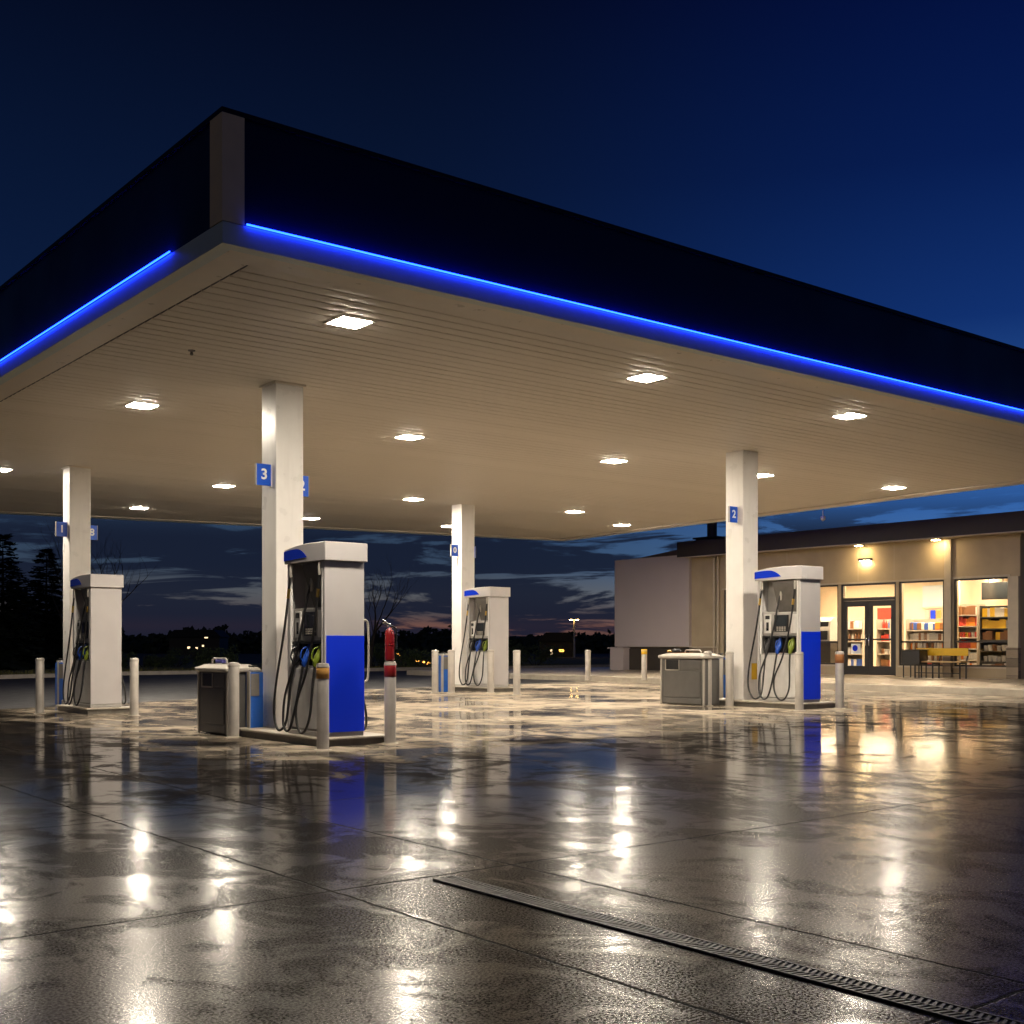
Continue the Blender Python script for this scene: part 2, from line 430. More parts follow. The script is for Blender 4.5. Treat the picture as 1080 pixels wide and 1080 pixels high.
# blue light line along each side
for i, (s0, s1) in enumerate(((.207, .25), (.25, .25), (.25, .25), (.25, 1.04))):
    a, b = Q[i], Q[(i+1) % 4]; t = (b-a).normalized(); nn = Vector((t.y, -t.x))
    p, q = a+t*s0+nn*.020, b-t*s1+nn*.020
    mb = MB(); mb.tube([(p.x, p.y, ZN+.004), (q.x, q.y, ZN+.004)], .0078, 10); mb.build('light_strip', LED, can)
# ribbed soffit
def u_range(v, ins):
    q = inset(ins); lo = q[0].x + (q[3].x-q[0].x)*(v-q[0].y)/(q[3].y-q[0].y)
    hi = q[1].x + (q[2].x-q[1].x)*(v-q[1].y)/(q[2].y-q[1].y)
    if v > q[2].y: hi = q[2].x + (q[3].x-q[2].x)*(v-q[2].y)/(q[3].y-q[2].y)
    return lo, max(hi, lo+.01)
mb = MB(); v0 = .475; W = .2; prev = None
rnd = random.Random(3)
while v0 < 22.6:
    tl = rnd.uniform(-.0022, .0022)
    for dv, dz in ((0, .009), (.007, .008), (.012, 0), (.06, -.0025), (.105, -.0038), (.15, -.0025), (.194, 0), (.1985, .008)):
        v = v0 + dv; lo, hi = u_range(v, .475)
        z = ZB + .03 + dz + tl*(dv-.1)/.1
        row = [mb.bm.verts.new((lo, v, z)), mb.bm.verts.new((hi, v, z))]
        if prev:
            f = mb.bm.faces.new((prev[0], prev[1], row[1], row[0])); f.smooth = True
        prev = row
    v0 += W
so = mb.build('soffit', SLATW, can)
so.data.set_sharp_from_angle(angle=R(25))

# lamps in the soffit
lamps = [(369, 343), (682, 401), (896, 441), (150, 430), (432, 463), (648, 488), (803, 503), (943, 516), (0, 497), (236, 514), (436, 528), (606, 541), (656, 555), (147, 537), (328, 548), (474, 556)]
words = ['largest lamp, nearest the front canopy corner', 'lamp right of centre near the front edge', 'lamp near the front edge towards the shop', 'lamp at left above and right of the left column',
 'lamp right of the front column head', 'lamp in mid ceiling left of the right column', 'lamp just right of the right column', 'lamp farthest right, before the shop', 'lamp cut by the left picture edge',
 'lamp just left of the front column', 'small lamp in mid ceiling left of the back column', 'small lamp right of the back column', 'small lamp nearest the far canopy corner', 'small lamp right of the left column by the far edge',
 'small lamp peeping past the right side of the front column', 'small lamp touching the left side of the back column']
first = None
for (px, py), w in zip(lamps, words):
    d = (ZB-EYE)*F/(HZ-py); loc = Vector(((px-540)/F*d, d, ZB+.03))
    if first is None:
        first = L_ = empty('canopy_light', loc, ROT)
        mb = MB(); h = .205
        for a in ((-h, h, -h, -h+.035), (-h, h, h-.035, h), (-h, -h+.035, -h+.035, h-.035), (h-.035, h, -h+.035, h-.035)): mb.box(*a, -.007, .012, .002)
        mb.build('frame', LAMPF, L_)
        mb = MB(); r = bmesh.ops.create_cube(mb.bm, size=1)
        for v in r['verts']:
            k = .165 if v.co.z > 0 else .145
            v.co = Vector((math.copysign(k, v.co.x), math.copysign(k, v.co.y), -.004 if v.co.z > 0 else -.0118))
        mb.build('lens', LAMP, L_)
    else: L_ = copy_tree(first); L_.location = loc
    tag(L_, 'square glowing soffit '+w, 'lamp', 'lamps in the canopy soffit')

# ------------------------------------------------------------------ columns with number signs
cols = {'front': (2.91, 4.59), 'left': (3.27, 13.4), 'back': (12.4, 13.64), 'right': (11.62, 4.45)}
def ceil_col(px, py):
    d = (ZB-EYE)*F/(HZ-py); return uv((px-540)/F*d, d)
cols = {'front': ceil_col(298, 409), 'left': ceil_col(81, 495), 'back': ceil_col(488.5, 534), 'right': ceil_col(782.5, 479)}
clabel = {'front': 'white square column nearest the viewer, beside the front pump', 'left': 'white square column at far left behind the pump without blue',
          'back': 'white square column farthest back, in mid picture', 'right': 'white square column at right in front of the shop'}
first = None
for k, (cu_, cv_) in cols.items():
    loc = P(cu_, cv_, G(cu_))
    if first is None:
        first = c = empty('canopy_column', loc, ROT)
        mb = MB(); mb.box(-.195, .195, -.195, .195, 0.0, ZB+.04, .012); mb.build('shaft', WHITE, c)
        mb = MB(); mb.box(-.222, .222, -.222, .222, ZB-.005, ZB+.035, .006); mb.build('collar', LIP, c)
        mb = MB(); mb.box(.02, .16, -.2005, -.1955, .44, .72, .002); mb.build('sticker', YELLOW, c)
        mb = MB(); mb.box(-.215, .215, -.215, .215, .0, .10, .008); mb.build('base_plate', BINT, c)
    else: c = copy_tree(first); c.location = loc
    tag(c, clabel[k], 'column', 'columns holding up the canopy')
def number_sign(k, side, num, z, lab):
    cu_, cv_ = cols[k]; s = -1 if side == 'l' else 1
    o = empty('number_sign', P(cu_+s*.30, cv_+(-.06 if s < 0 else .06), z), ROT, lab, 'sign', 'blue number signs on the columns')
    mb = MB(); mb.box(-.10, .10, -.018, .018, -.135, .135, .004); mb.build('plate', SIGNB, o)
    mb = MB(); mb.box(s*-.100-.006, s*-.100+.006, -.03, .03, -.15, .15, .002); mb.build('bracket', WHITE, o)
    mb = MB(); mb.box(s*.105-.004, s*.105+.004, -.022, .022, -.138, .138, .002); mb.build('edge_trim', BINT, o)
    if num: text_part('numeral', num, .185, SIGNW, o, (0, -.021, 0), (R(90), 0, 0))
number_sign('front', 'l', '3', 3.30, 'blue sign with a white 3 on the left side of the front column')
number_sign('front', 'r', '2', 3.22, 'blue sign half hidden at the right side of the front column')
number_sign('left', 'l', '1', 3.30, 'blue sign with a white 1 on the left side of the far left column')
number_sign('left', 'r', '8', 3.28, 'blue sign with a white 8 on the right side of the far left column')
number_sign('back', 'l', '0', 3.38, 'small blue sign with a white 0 on the left of the back column')
number_sign('back', 'r', None, 3.38, 'small blue sign on the right side of the back column')
number_sign('right', 'l', '2', 3.38, 'blue sign with a white 2 on the left of the right column')
number_sign('right', 'r', None, 3.34, 'blue sign edge showing at the right of the right column')

# ------------------------------------------------------------------ fuel pumps
def make_pump():
    o = empty('fuel_pump', (0, 0, 0), ROT)
    mb = MB(); mb.box(-.225, .225, -.405, .405, 0.02, .80, .006)
    mb.box(-.262, .262, -.43, .43, 0, .05, .006); mb.build('cabinet', PUMPM, o)
    for s in (-1, 1):
        mb = MB(); mb.box(min(s*.226, s*.246), max(s*.226, s*.246), -.385, .385, .075, .775, .006)
        mb.build('lower_door', PUMPS, o)
        d = mb
    for s in (-1, 1):
        mb = MB(); mb.box(-.262, .262, s*.42-.022, s*.42+.022, 0.05, 2.0, .010); mb.build('side_panel', PUMPG, o)
    mb = MB(); mb.box(-.243, .258, -.4465, -.4425, .05, 1.15, .0015); mb.build('blue_panel', BLUE, o)
    mb = MB(); mb.box(-.05, .05, -.396, .396, .81, 2.0)
    for s in (-1, 1):                         # sloped fairings inside the tall niche
        mb.prism([(s*.052, 1.5), (s*.052, 1.99), (s*.20, 1.99)], .12, .395, 'y') if False else None
    mb.build('spine', PUMPM, o)
    for s in (-1, 1):
        X = lambda a, b: (min(s*a, s*b), max(s*a, s*b))
        mb = MB(); mb.prism([(s*.052, 1.47), (s*.052, 1.985), (s*.215, 1.985), (s*.20, 1.90)], -.25, .16, 'y'); mb.build('hose_shroud', PUMPD, o)
        mb = MB(); mb.box(*X(.052, .20), -.385, .385, 1.085, 1.475, .012); mb.build('console', PUMPM, o)
        c = o.children[-1]
        mb = MB(); mb.box(*X(.2015, .214), -.16, .13, 1.15, 1.43, .005); b = mb.build('display', BLACK, o)
        mb = MB(); mb.box(*X(.2155, .218), -.13, .10, 1.25, 1.41, .001); mb.build('screen', SCREEN, b)
        mb = MB()
        for r in range(3):
            for q in range(4): mb.box(*X(.2155, .221), -.11+q*.05, -.075+q*.05, 1.165+r*.026, 1.183+r*.026, .002)
        mb.build('keypad', BINT, b)
        mb = MB(); mb.box(*X(.2015, .222), .19, .33, 1.13, 1.44, .006); b = mb.build('card_reader', PUMPS, o)
        mb = MB(); mb.box(*X(.2225, .226), .215, .305, 1.36, 1.42, .001); mb.box(*X(.2225, .226), .235, .285, 1.17, 1.31, .001); mb.build('slot', BLACK, b)
        mb = MB(); mb.box(*X(.2015, .216), -.34, -.21, 1.13, 1.44, .005); mb.build('grade_buttons', PUMPS, o)
        mb = MB(); mb.box(*X(.055, .12), -.39, .39, .805, 1.08)
        for y in (-.125, .125): mb.box(*X(.12, .225), y-.012, y+.012, .805, 1.08, .004)
        mb.box(*X(.12, .235), -.39, .39, 1.055, 1.08, .004)
        mb.build('nozzle_boot', BLACK, o)
        for y in (-.39, .362):
            mb = MB(); mb.box(*X(.225, .262), y, y+.028, .78, 1.995, .006); mb.build('front_post', PUMPS, o)
        for y, mt in ((.25, BLACK), (.02, BLUEN), (-.24, GREENN)):
            x = s*.19
            mb = MB()
            mb.tube([(x, y, 1.06), (x+s*.01, y, .97), (x+s*.04, y, .90), (x+s*.075, y, .84), (x+s*.085, y, .79)], [.018, .040, .046, .036, .020], 10, 4)
            mb.tube([(x+s*.045, y, 1.02), (x+s*.10, y, .99), (x+s*.125, y, .90), (x+s*.09, y, .83)], .009, 8, 4)
            z = mb.build('nozzle', mt, o)
            mb = MB(); mb.tube([(x, y, 1.05), (x-s*.03, y, 1.09), (x-s*.06, y, 1.12)], [.013, .012, .011], 8, 3); mb.build('spout', CHROME, z)
        # hoses, each from the top fitting down to a loop near the island and back up to its nozzle
        hs = [[(.255, .345, 1.97), (.275, .36, 1.75), (.31, .43, 1.2), (.36, .53, .6), (.39, .53, .26), (.40, .44, .07), (.40, .33, .05), (.37, .26, .16), (.33, .25, .50), (.28, .25, .80)],
              [(.16, .03, 1.80), (.215, .06, 1.55), (.27, .10, 1.2), (.31, .20, .80), (.36, .31, .45), (.39, .30, .16), (.41, .20, .05), (.40, .11, .09), (.36, .05, .35), (.285, .02, .79)],
              [(.255, -.33, 1.97), (.265, -.31, 1.72), (.285, -.25, 1.25), (.32, -.13, .75), (.37, .0, .40), (.39, -.02, .18), (.40, -.12, .05), (.40, -.24, .07), (.37, -.30, .25), (.31, -.26, .60), (.275, -.24, .80)]]
        for q, h in enumerate(hs):
            mb = MB(); mb.tube([(s*a, b, c) for a, b, c in h], .0145, 8, 8); hz = mb.build('hose', RUBBER, o)
            a, b, c = h[0]
            mb = MB(); mb.tube([(s*a, b, c+.02), (s*(a+.004), b, c-.03), (s*(a+.006), b, c-.10), (s*(a+.008), b, c-.13)], [.019, .024, .021, .016], 10); mb.build('swivel', BINT, hz)
            if q != 1:
                p0, p1 = Vector(h[1]), Vector(h[2]); pa, pb = p0*.92+p1*.08, p0*.72+p1*.28
                mb = MB(); mb.tube([(s*pa.x, pa.y, pa.z), (s*pb.x, pb.y, pb.z)], .0195, 8); mb.build('tag', BRASS, hz)
        if s > 0:                             # the bent rail at the far side of every pump
            mb = MB(); mb.tube([(.255, -.40, 1.33), (.30, -.40, 1.33), (.335, -.40, 1.28), (.345, -.40, 1.0), (.335, -.40, .68), (.30, -.40, .62), (.255, -.40, .62)], .013, 8, 4); mb.build('guard_rail', BINT, o)
    # topper
    def zt(y): return 2.215 - (.050*((y+.12)/.6)**2 if y > -.12 else 0.0)
    ys = [.485-.97*i/24 for i in range(25)]
    poly = [(y, zt(y)) for y in ys] + [(-.485, 2.0), (.485, 2.0)]
    mb = MB(); mb.prism(poly, -.28, .28, 'x'); top = mb.build('topper', PUMPG, o)
    bv = top.modifiers.new('bev', 'BEVEL'); bv.width = .008; bv.segments = 2; bv.limit_method = 'ANGLE'; bv.angle_limit = R(50)
    for s in (-1, 1):
        lp = [(.485, 2.035), (.485, 2.145)] + [(.40, 2.155), (.30, 2.162), (.20, 2.165), (.14, 2.162), (.09, 2.15), (.04, 2.130), (-.01, 2.10), (-.07, 2.055)]
        mb = MB(); mb.prism(lp, min(s*.2812, s*.2845), max(s*.2812, s*.2845), 'x'); mb.build('logo_panel', BLUEL, top)
    return o
pumps = [('front', 342, 13.45, True, 'grey fuel pump with blue lower side panel, nearest the viewer at the front column'),
         ('right', 844, 19.2, True, 'grey fuel pump with blue lower side panel, at right before the shop door'),
         ('left', 95.3, 19.7, False, 'plain grey fuel pump at far left without a blue side panel'),
         ('back', 516.7, 26.2, False, 'small plain grey fuel pump farthest back, by the mid picture column')]
pc = {}
first = None
ISH = .10
for k, px, d, bl, lab in pumps:
    w = at(px, d); a, b = uv(w.x, w.y); cu_, cv_ = a+.265, b+.44; pc[k] = (cu_, cv_)
    loc = P(cu_, cv_, G(cu_)+ISH)
    if first is None: first = o = make_pump()
    else: o = copy_tree(first, skip=('guard_rail',) if bl else ('blue_panel', 'guard_rail'))
    o.location = loc; tag(o, lab, 'fuel pump', 'fuel pumps under the canopy')
    # its island
    cc = cols[k]; y1 = {'front': 1.72, 'left': 1.0, 'back': .95, 'right': 1.6}[k]
    isl = empty('pump_island', P(cu_, cv_, G(cu_)), ROT, {'front': 'low concrete island with steel edge under the front pump', 'right': 'low island with steel edge under the pump before the shop',
        'left': 'low island under the far left pump', 'back': 'low island under the farthest back pump'}[k], 'island', 'raised islands under the pumps')
    x1 = {'front': .56, 'left': .42, 'back': .44, 'right': .60}[k]
    mb = MB(); mb.box(-.34, x1-.03, -.53, y1-.03, -.06, ISH-.012, .004); mb.build('edge_form', ISLED, isl)
    mb = MB(); mb.box(-.37, x1, -.56, y1, ISH-.03, ISH-.001, .012); mb.build('slab', ISLE, isl)

# ------------------------------------------------------------------ bollards
def bollard(loc, h, r, lab, band=None, bandname='band'):
    o = empty('bollard', loc, 0, lab, 'bollard', 'steel bollards on the forecourt')
    mb = MB(); mb.lathe([(r, 0), (r, h-.02), (r*.93, h-.006), (r*.5, h), (0, h+.002)], n=28); mb.build('post', STEEL, o)
    mb = MB(); mb.lathe([(r+.003, h-.05), (r+.006, h-.045), (r+.006, h-.035), (r+.003, h-.03)], n=28); mb.build('cap_ring', BINT, o)
    mb = MB(); mb.lathe([(r+.03, -.01), (r+.03, .004), (r+.002, .012)], n=24); mb.build('footing', CURB, o)
    if band:
        mb = MB(); mb.lathe([(r+.002, h-band[1]), (r+.004, h-band[1]+.002), (r+.004, h-band[2]-.002), (r+.002, h-band[2])], n=28); mb.build(bandname, band[0], o)
    return o
bol = [(246.5, 777.5, None, 'bollard standing before the grey bin beside the front pump', None),
       (340.5, None, 13.0, 'bollard with amber band at the corner of the front pump', (AMBER, .17, .035)),
       (411.5, 784, None, 'bollard with red sleeve right of the front pump', (RED, .18, .04)),
       (42, 752.5, None, 'plain bollard at far left, left of the left pump', None),
       (141.5, 755, None, 'plain bollard right of the far left pump', None),
       (459, 731, None, 'farther left of two bollards left of the back column', None),
       (476, 731, None, 'bollard touching the left side of the back column', None),
       (517.5, None, 25.7, 'slim bollard at the corner of the back pump', None),
       (545, 733, None, 'plain bollard right of the back pump', None),
       (746.5, 744.5, None, 'bollard before the grey bin near the shop', None),
       (769.5, 745, None, 'bollard left of the right column, beside the blue washer box', None),
       (843, None, 18.75, 'plain bollard at the corner of the right pump', None),
       (885.5, 747, None, 'bollard with rust brown band before the shop door', (BROWN, .19, .03))]
for px, py, d, lab, band in bol:
    loc = gp(px, py) if py else at(px, d)
    bollard(loc, .93 if loc.y > 14.2 else .95, .068 if loc.y < 24 else .075, lab, band)
bollard(gp(620, 717.5, .146), .76, .07, 'bollard on the pavement left of the blank wall panel')
bollard(gp(679.5, 717.5, .146), .78, .07, 'bollard with yellow top in front of the blank wall panel', (YELLOW, .13, .0))

# fire extinguisher on the red bollard
w = gp(411.5, 784)
fe = empty('fire_extinguisher', w + U*-.008 + Vector((0, 0, .952)), ROT, 'red fire extinguisher with chrome head fixed above the red sleeved bollard', 'extinguisher')
mb = MB(); mb.lathe([(.045, 0), (.062, .015), (.064, .03), (.064, .33), (.055, .385), (.03, .415), (.02, .43)], n=24); mb.build('cylinder', RED, fe)
mb = MB(); mb.lathe([(.021, .43), (.024, .44), (.018, .47), (.012, .48)], n=14); mb.tube([(0, 0, .455), (-.05, .01, .475), (-.09, .02, .49)], [.012, .012, .009], 8)
mb.tube([(0, 0, .47), (-.05, .01, .50), (-.10, .02, .535)], [.011, .012, .01], 8); mb.build('valve_handle', CHROME, fe)
mb = MB(); mb.tube([(.02, -.01, .45), (.075, -.03, .42), (.085, -.04, .30), (.08, -.04, .15)], [.012, .012, .012, .018], 8, 4); mb.build('discharge_hose', BLACK, fe)
mb = MB(); mb.lathe([(.066, .20), (.0675, .202), (.0675, .214), (.066, .216)], n=24); mb.build('bracket', RED, fe)
fe.scale = (.86, .86, .90)

# ------------------------------------------------------------------ bins and washer boxes
def waste_bin(loc, lab, wy, rack):
    o = empty('waste_bin', loc, ROT, lab, 'bin', 'grey bins beside the pumps')
    X0, X1, H = 0, .40, .80
    mb = MB(); mb.box(X0, X1, 0, wy, .012, H, .02, 3); mb.build('body', BINB, o)
    mb = MB(); mb.box(-.012, -.001, .08, wy-.08, .14, .58, .008); mb.build('door_panel', BINB, o)
    mb = MB(); mb.box(-.014, -.001, .05, wy-.05, .03, .12, .008); mb.build('kick_plate', BINB, o)
    mb = MB(); mb.box(-.006, .0, wy-.42, wy-.12, .615, .775, .003); mb.build('opening', BLACK, o)
    mb = MB(); 
    for b in ((wy-.44, wy-.42, .60, .785), (wy-.12, wy-.10, .60, .785)): mb.box(-.012, -.001, b[0], b[1], b[2], b[3], .003)
    mb.box(-.02, -.001, wy-.42, wy-.12, .595, .614, .003); mb.build('opening_trim', BINT, o)
    mb = MB(); mb.box(-.010, -.001, .08, wy-.47, .615, .775, .006); mb.build('upper_panel', BINB, o)
    mb = MB()
    for y in (wy-.02, -.012): mb.box(-.016, .02, y, y+.035, .0, H, .008)
    mb.build('corner_trim', BINT, o)
    mb = MB(); mb.box(-.045, X1+.035, -.045, wy+.045, H+.002, H+.06, .022, 3)
    r = bmesh.ops.create_cube(mb.bm, size=1)
    for v in r['verts']:
        t = .72 if v.co.z > 0 else .98
        v.co = Vector((X1/2+v.co.x*(X1+.06)*t, wy/2+v.co.y*(wy+.06)*t, H+.055+(.042 if v.co.z > 0 else 0)))
    mb.build('lid', BINT, o)
    mb = MB(); mb.box(.05, .22, wy*.45, wy*.8, H+.098, H+.104, .002); mb.build('lid_insert', BROWN if not rack else PUMPD, o)
    y0, y1 = (wy*.52, wy*1.02) if rack else (wy*.25, wy*.62)
    zz = H+.17 if rack else H+.15
    mb = MB(); mb.tube([(.2, y0, H+.07), (.2, y0, zz-.03), (.2, y0+.03, zz), (.2, y1-.03, zz), (.2, y1, zz-.03), (.2, y1, H+.05)], .013, 8); mb.build('rack_rail', BINT, o)
    if rack:
        mb = MB(); mb.box(.17, .23, y0+.08, y1-.14, H+.11, H+.155, .01); mb.build('towel_box', mat('periwinkle', (.10, .10, .42), .4), o)
    else:
        mb = MB(); mb.lathe([(.0, H+.108), (.07, H+.11), (.075, H+.14), (.05, H+.17), (0, H+.175)], (.1, wy*.72, 0), 14); mb.build('ash_cup', BLACK, o)
        mb = MB(); mb.lathe([(.0, H+.108), (.04, H+.11), (.045, H+.13), (.02, H+.15), (0, H+.152)], (.1, wy*.9, 0), 12); mb.build('cup', AMBER, o)
    return o
waste_bin(gp(240, 776.5), 'dark grey bin with pale lid and blue towel box, by the front pump', .86, True)
waste_bin(gp(742.5, 745), 'dark grey bin with pale lid and bits of litter on top, near the shop', 1.0, False)

def washer(loc, lab):
    o = empty('washer_box', loc, ROT, lab, 'washer box', 'blue washer boxes beside the columns')
    mb = MB(); mb.box(-.09, .09, -.12, .12, 0, .80, .012); mb.build('housing', mat('washer_blue', (.01, .10, .46), .35, var=.05), o)
    mb = MB(); mb.box(-.104, -.091, -.125, -.04, .0, .81, .004); mb.build('side_trim', BINT, o)
    mb = MB(); mb.box(-.085, .03, -.126, -.121, .50, .78, .002); mb.build('front_plate', PUMPD, o)
    mb = MB(); mb.box(-.07, .07, -.10, .10, .801, .84, .015); mb.build('lid', BINT, o)
    mb = MB(); mb.tube([(.02, .03, .84), (.02, .03, .87)], .012, 8); mb.box(-.04, .08, .02, .05, .865, .885, .005); mb.build('squeegee', RED if False else BLACK, o)
    return o
washer(gp(266.5, 775), 'blue windscreen washer box between the bin and the front column')
w = P(cols['left'][0]-.1, cols['left'][1]+.55, G(3)); washer(w, 'blue washer box sliver left of the far left column')
washer(gp(468, 729.5), 'small blue washer box between two bollards near the back column')
washer(gp(761, 741), 'blue washer box between the bin and the right column')

# ------------------------------------------------------------------ the shop
WU = 25.45; GF = gz + .147
st = empty('shop_building', P(WU, 0, 0), ROT, 'long low tan shop with dark flat roof band, lit windows and stone base', 'shop')
def vv(px, du=0.0): return v_at(px, WU+du)[0]
def zz(px, py, du=0.0): return EYE + (HZ-py)*v_at(px, WU+du)[1]/F
VR, VL = vv(1076), vv(651)
VMID = vv(729)
ZW0, ZW1, ZTOP = .56, 2.94, 4.06
wR = (vv(1064), vv(1006)); wM = (vv(995.5), vv(948)); dD = (vv(944.8), vv(886.8)); wL = (vv(884), vv(763.5))
mb = MB()
def seg(v0, v1, z0, z1, u0=0.0, u1=.25): mb.box(u0, u1, v0, v1, z0, z1)
seg(VR, VMID, ZW1, ZTOP)
for a, b in ((VR, wR[0]), (wR[1], wM[0]), (wM[1], dD[0]), (dD[1], wL[0]), (wL[1], VMID)): seg(a, b, GF, ZW1)
for a, b in (wR, wM, wL): seg(a, b, GF, ZW0)
mb.build('front_wall', STUCCO, st)
mb = MB(); seg(VR, VR+.25, GF, ZTOP, .252, 9.0); seg(VL, VL-.25, GF, ZTOP, .252, 9.0); mb.box(9.002, 9.25, VR, VL, GF, ZTOP)
mb.build('outer_wall', STUCCO, st)
mb = MB()
for px in (830, 905, 943.0): v = vv(px); mb.box(-.004, -.0005, v-.006, v+.006, ZW1+.08, ZTOP-.02)
mb.box(-.03, -.001, wR[0]-.05, wR[1]+.05, ZW1, ZW1+.06, .004)
mb.box(-.03, -.001, wM[0]-.03, wL[1]+.05, ZW1, ZW1+.05, .004); mb.build('wall_trim', PILM, st)
# roof band
mb = MB(); mb.box(-.70, -.55, VR-.7, VMID, ZTOP-.02, ZTOP+.50, .01); mb.box(-.549, 9.3, VR-.7, VR-.55, ZTOP-.02, ZTOP+.50, .01)
mb.build('parapet', PARAP, st)
mb = MB(); mb.box(-.549, 9.3, VR-.549, VMID, ZTOP+.001, ZTOP+.06); mb.build('soffit', SOFF, st)
mb = MB(); mb.box(-.549, 9.25, VR-.549, VMID, ZTOP+.10, ZTOP+.30); mb.build('roof', ROOFM, st)
mb = MB(); mb.box(-.72, -.702, VR-.72, VMID, ZTOP-.035, ZTOP-.005, .003); mb.build('drip_edge', PILM, st)
# pilasters, stone
mb = MB(); mb.box(-.09, -.001, vv(1003.6, -.05), vv(996.5, -.05), 1.05, ZTOP-.02, .006); mb.build('pilaster', PILM, st)
mb = MB(); mb.box(-.10, -.001, VR, wR[0]-.02, 1.12, ZW1, .006); mb.build('pilaster', PILM, st)
mb = MB(); mb.box(-.14, -.001, VR-.02, wR[0], GF, 1.07, .008); mb.build('stone_pier', STONE, st)
mb = MB(); mb.box(-.16, -.001, VR-.03, wR[0]+.02, 1.072, 1.12, .008); mb.build('pier_cap', PILM, st)
mb = MB(); mb.box(-.12, -.001, vv(1004.5, -.05), vv(995.6, -.05), GF, 1.048, .008); mb.build('stone_pier', STONE, st)
# windows
def window(v0, v1, mull, rail, z0=ZW0, z1=ZW1):
    mb = MB(); t = .045
    mb.box(.02, .10, v0, v1, z0, z0+t, .004); mb.box(.02, .10, v0, v1, z1-t, z1, .004)
    mb.box(.021, .099, v0, v0+t, z0+t, z1-t, .004); mb.box(.021, .099, v1-t, v1, z0+t, z1-t, .004)
    for m in mull: mb.box(.022, .098, m-t/2, m+t/2, z0+t, z1-t, .004)
    for r in rail: mb.box(.015, .095, v0+t, v1-t, r-.025, r+.025, .004)
    f = mb.build('window', FRAME, st)
    m2 = MB(); m2.box(.054, .062, v0+.01, v1-.01, z0+.01, z1-.01); m2.build('pane', GLASS, f)
    m3 = MB(); m3.box(-.04, -.002, v0-.02, v1+.02, z0-.05, z0-.002, .004); m3.build('sill', PILM, f)
window(*wR, [], [1.23]); window(*wM, [], [1.23])
step = (wL[1]-wL[0])/5
window(*wL, [wL[0]+step*i for i in range(1, 5)], [1.23])
# doors with transom
ZD = 2.44
mb = MB(); t = .055; a, b = dD
mb.box(.02, .12, a, a+t, GF, ZW1, .004); mb.box(.02, .12, b-t, b, GF, ZW1, .004); mb.box(.021, .119, a+t, b-t, ZW1-.05, ZW1, .004); mb.box(.021, .119, a+t, b-t, ZD, ZD+.09, .004)
tr = mb.build('transom', FRAME, st)
m2 = MB(); m2.box(.06, .068, a+t, b-t, ZD+.085, ZW1-.045); m2.build('pane', GLASS, tr)
mid = (a+b)/2
for s, (p, q) in ((-1, (a+t+.004, mid-.004)), (1, (mid+.004, b-t-.004))):
    mb = MB(); w_ = .13
    mb.box(.04, .085, p, p+w_, GF+.01, ZD-.005, .004); mb.box(.04, .085, q-w_, q, GF+.01, ZD-.005, .004)
    mb.box(.041, .084, p+w_, q-w_, GF+.01, GF+.27, .003); mb.box(.041, .084, p+w_, q-w_, ZD-.17, ZD-.005, .003)
    mb.box(.041, .084, p+w_, q-w_, GF+1.02, GF+1.07, .003)
    dd = mb.build('door', FRAME, st)
    m2 = MB(); m2.box(.058, .066, p+w_-.01, q-w_+.01, GF+.26, ZD-.16); m2.build('pane', GLASS, dd)
    y = (q-.05) if s < 0 else (p+.05)
    m2 = MB(); m2.tube([(.04, y, GF+.85), (-.02, y, GF+.87), (-.02, y, GF+1.17), (.04, y, GF+1.19)], .014, 8); m2.build('handle', CHROME, dd)
# wing with blank panel
mb = MB(); mb.box(0, .25, VMID+.001, VL, 1.06, ZTOP); mb.build('wing_wall', STUCCO, st)
mb = MB(); mb.box(-.13, -.002, VMID-.02, VL, 1.08, zz(690, 588.0), .006); mb.build('blank_panel', PANELW, st)
mb = MB(); mb.box(-.30, -.001, VL-.62, VL+.06, GF, 1.0, .006); mb.box(-.36, .0-.001, VL-.66, VL+.12, 1.002, 1.06, .008); mb.build('panel_pillar', PANELW, st)
mb = MB(); mb.box(0, .25, VMID+.001, VL, GF, 1.058); mb.box(-.10, -.001, wL[1]+.2, VMID+.0, GF, 1.04, .006); mb.build('stone_base', STONE, st)
mb = MB(); mb.box(-.14, -.001, wL[1]+.18, VMID-.03, 1.042, 1.09, .006); mb.build('base_cap', PILM, st)
mb = MB(); mb.prism([(VMID+.0, zz(729, 575)), (VL-.4, zz(655, 590.5)), (VL-.4, ZTOP-.1), (VMID, ZTOP-.1)], .26, 8.9, 'x'); mb.build('wing_roof', WINGB, st)
for px in (754.5, 758.5):
    v = vv(px); mb = MB(); mb.tube([(-.06, v, GF), (-.06, v, ZTOP-.02)], .045, 10); mb.build('downpipe', PILM, st)
# lamps under the eaves
for px in (905.8, 987):
    v = vv(px, -.28)
    mb = MB(); mb.lathe([(.13, ZTOP-.035), (.15, ZTOP-.03), (.15, ZTOP-.001)], (-.28, v, 0), 20); w_ = mb.build('eave_lamp', PILM, st)
    mb = MB(); mb.lathe([(.10, ZTOP-.045), (.11, ZTOP-.036)], (-.28, v, 0), 20); mb.build('lens', DOWNL, w_)
mb = MB(); v = vv(914); mb.box(-.14, -.001, v-.20, v+.20, zz(914, 591.5), zz(914, 589), .004); w_ = mb.build('sign_lamp', FRAME, st)
mb = MB(); mb.box(-.12, -.03, v-.15, v+.15, zz(914, 591.5)-.012, zz(914, 591.5)-.001, .003); mb.build('lens', DOWNL, w_)
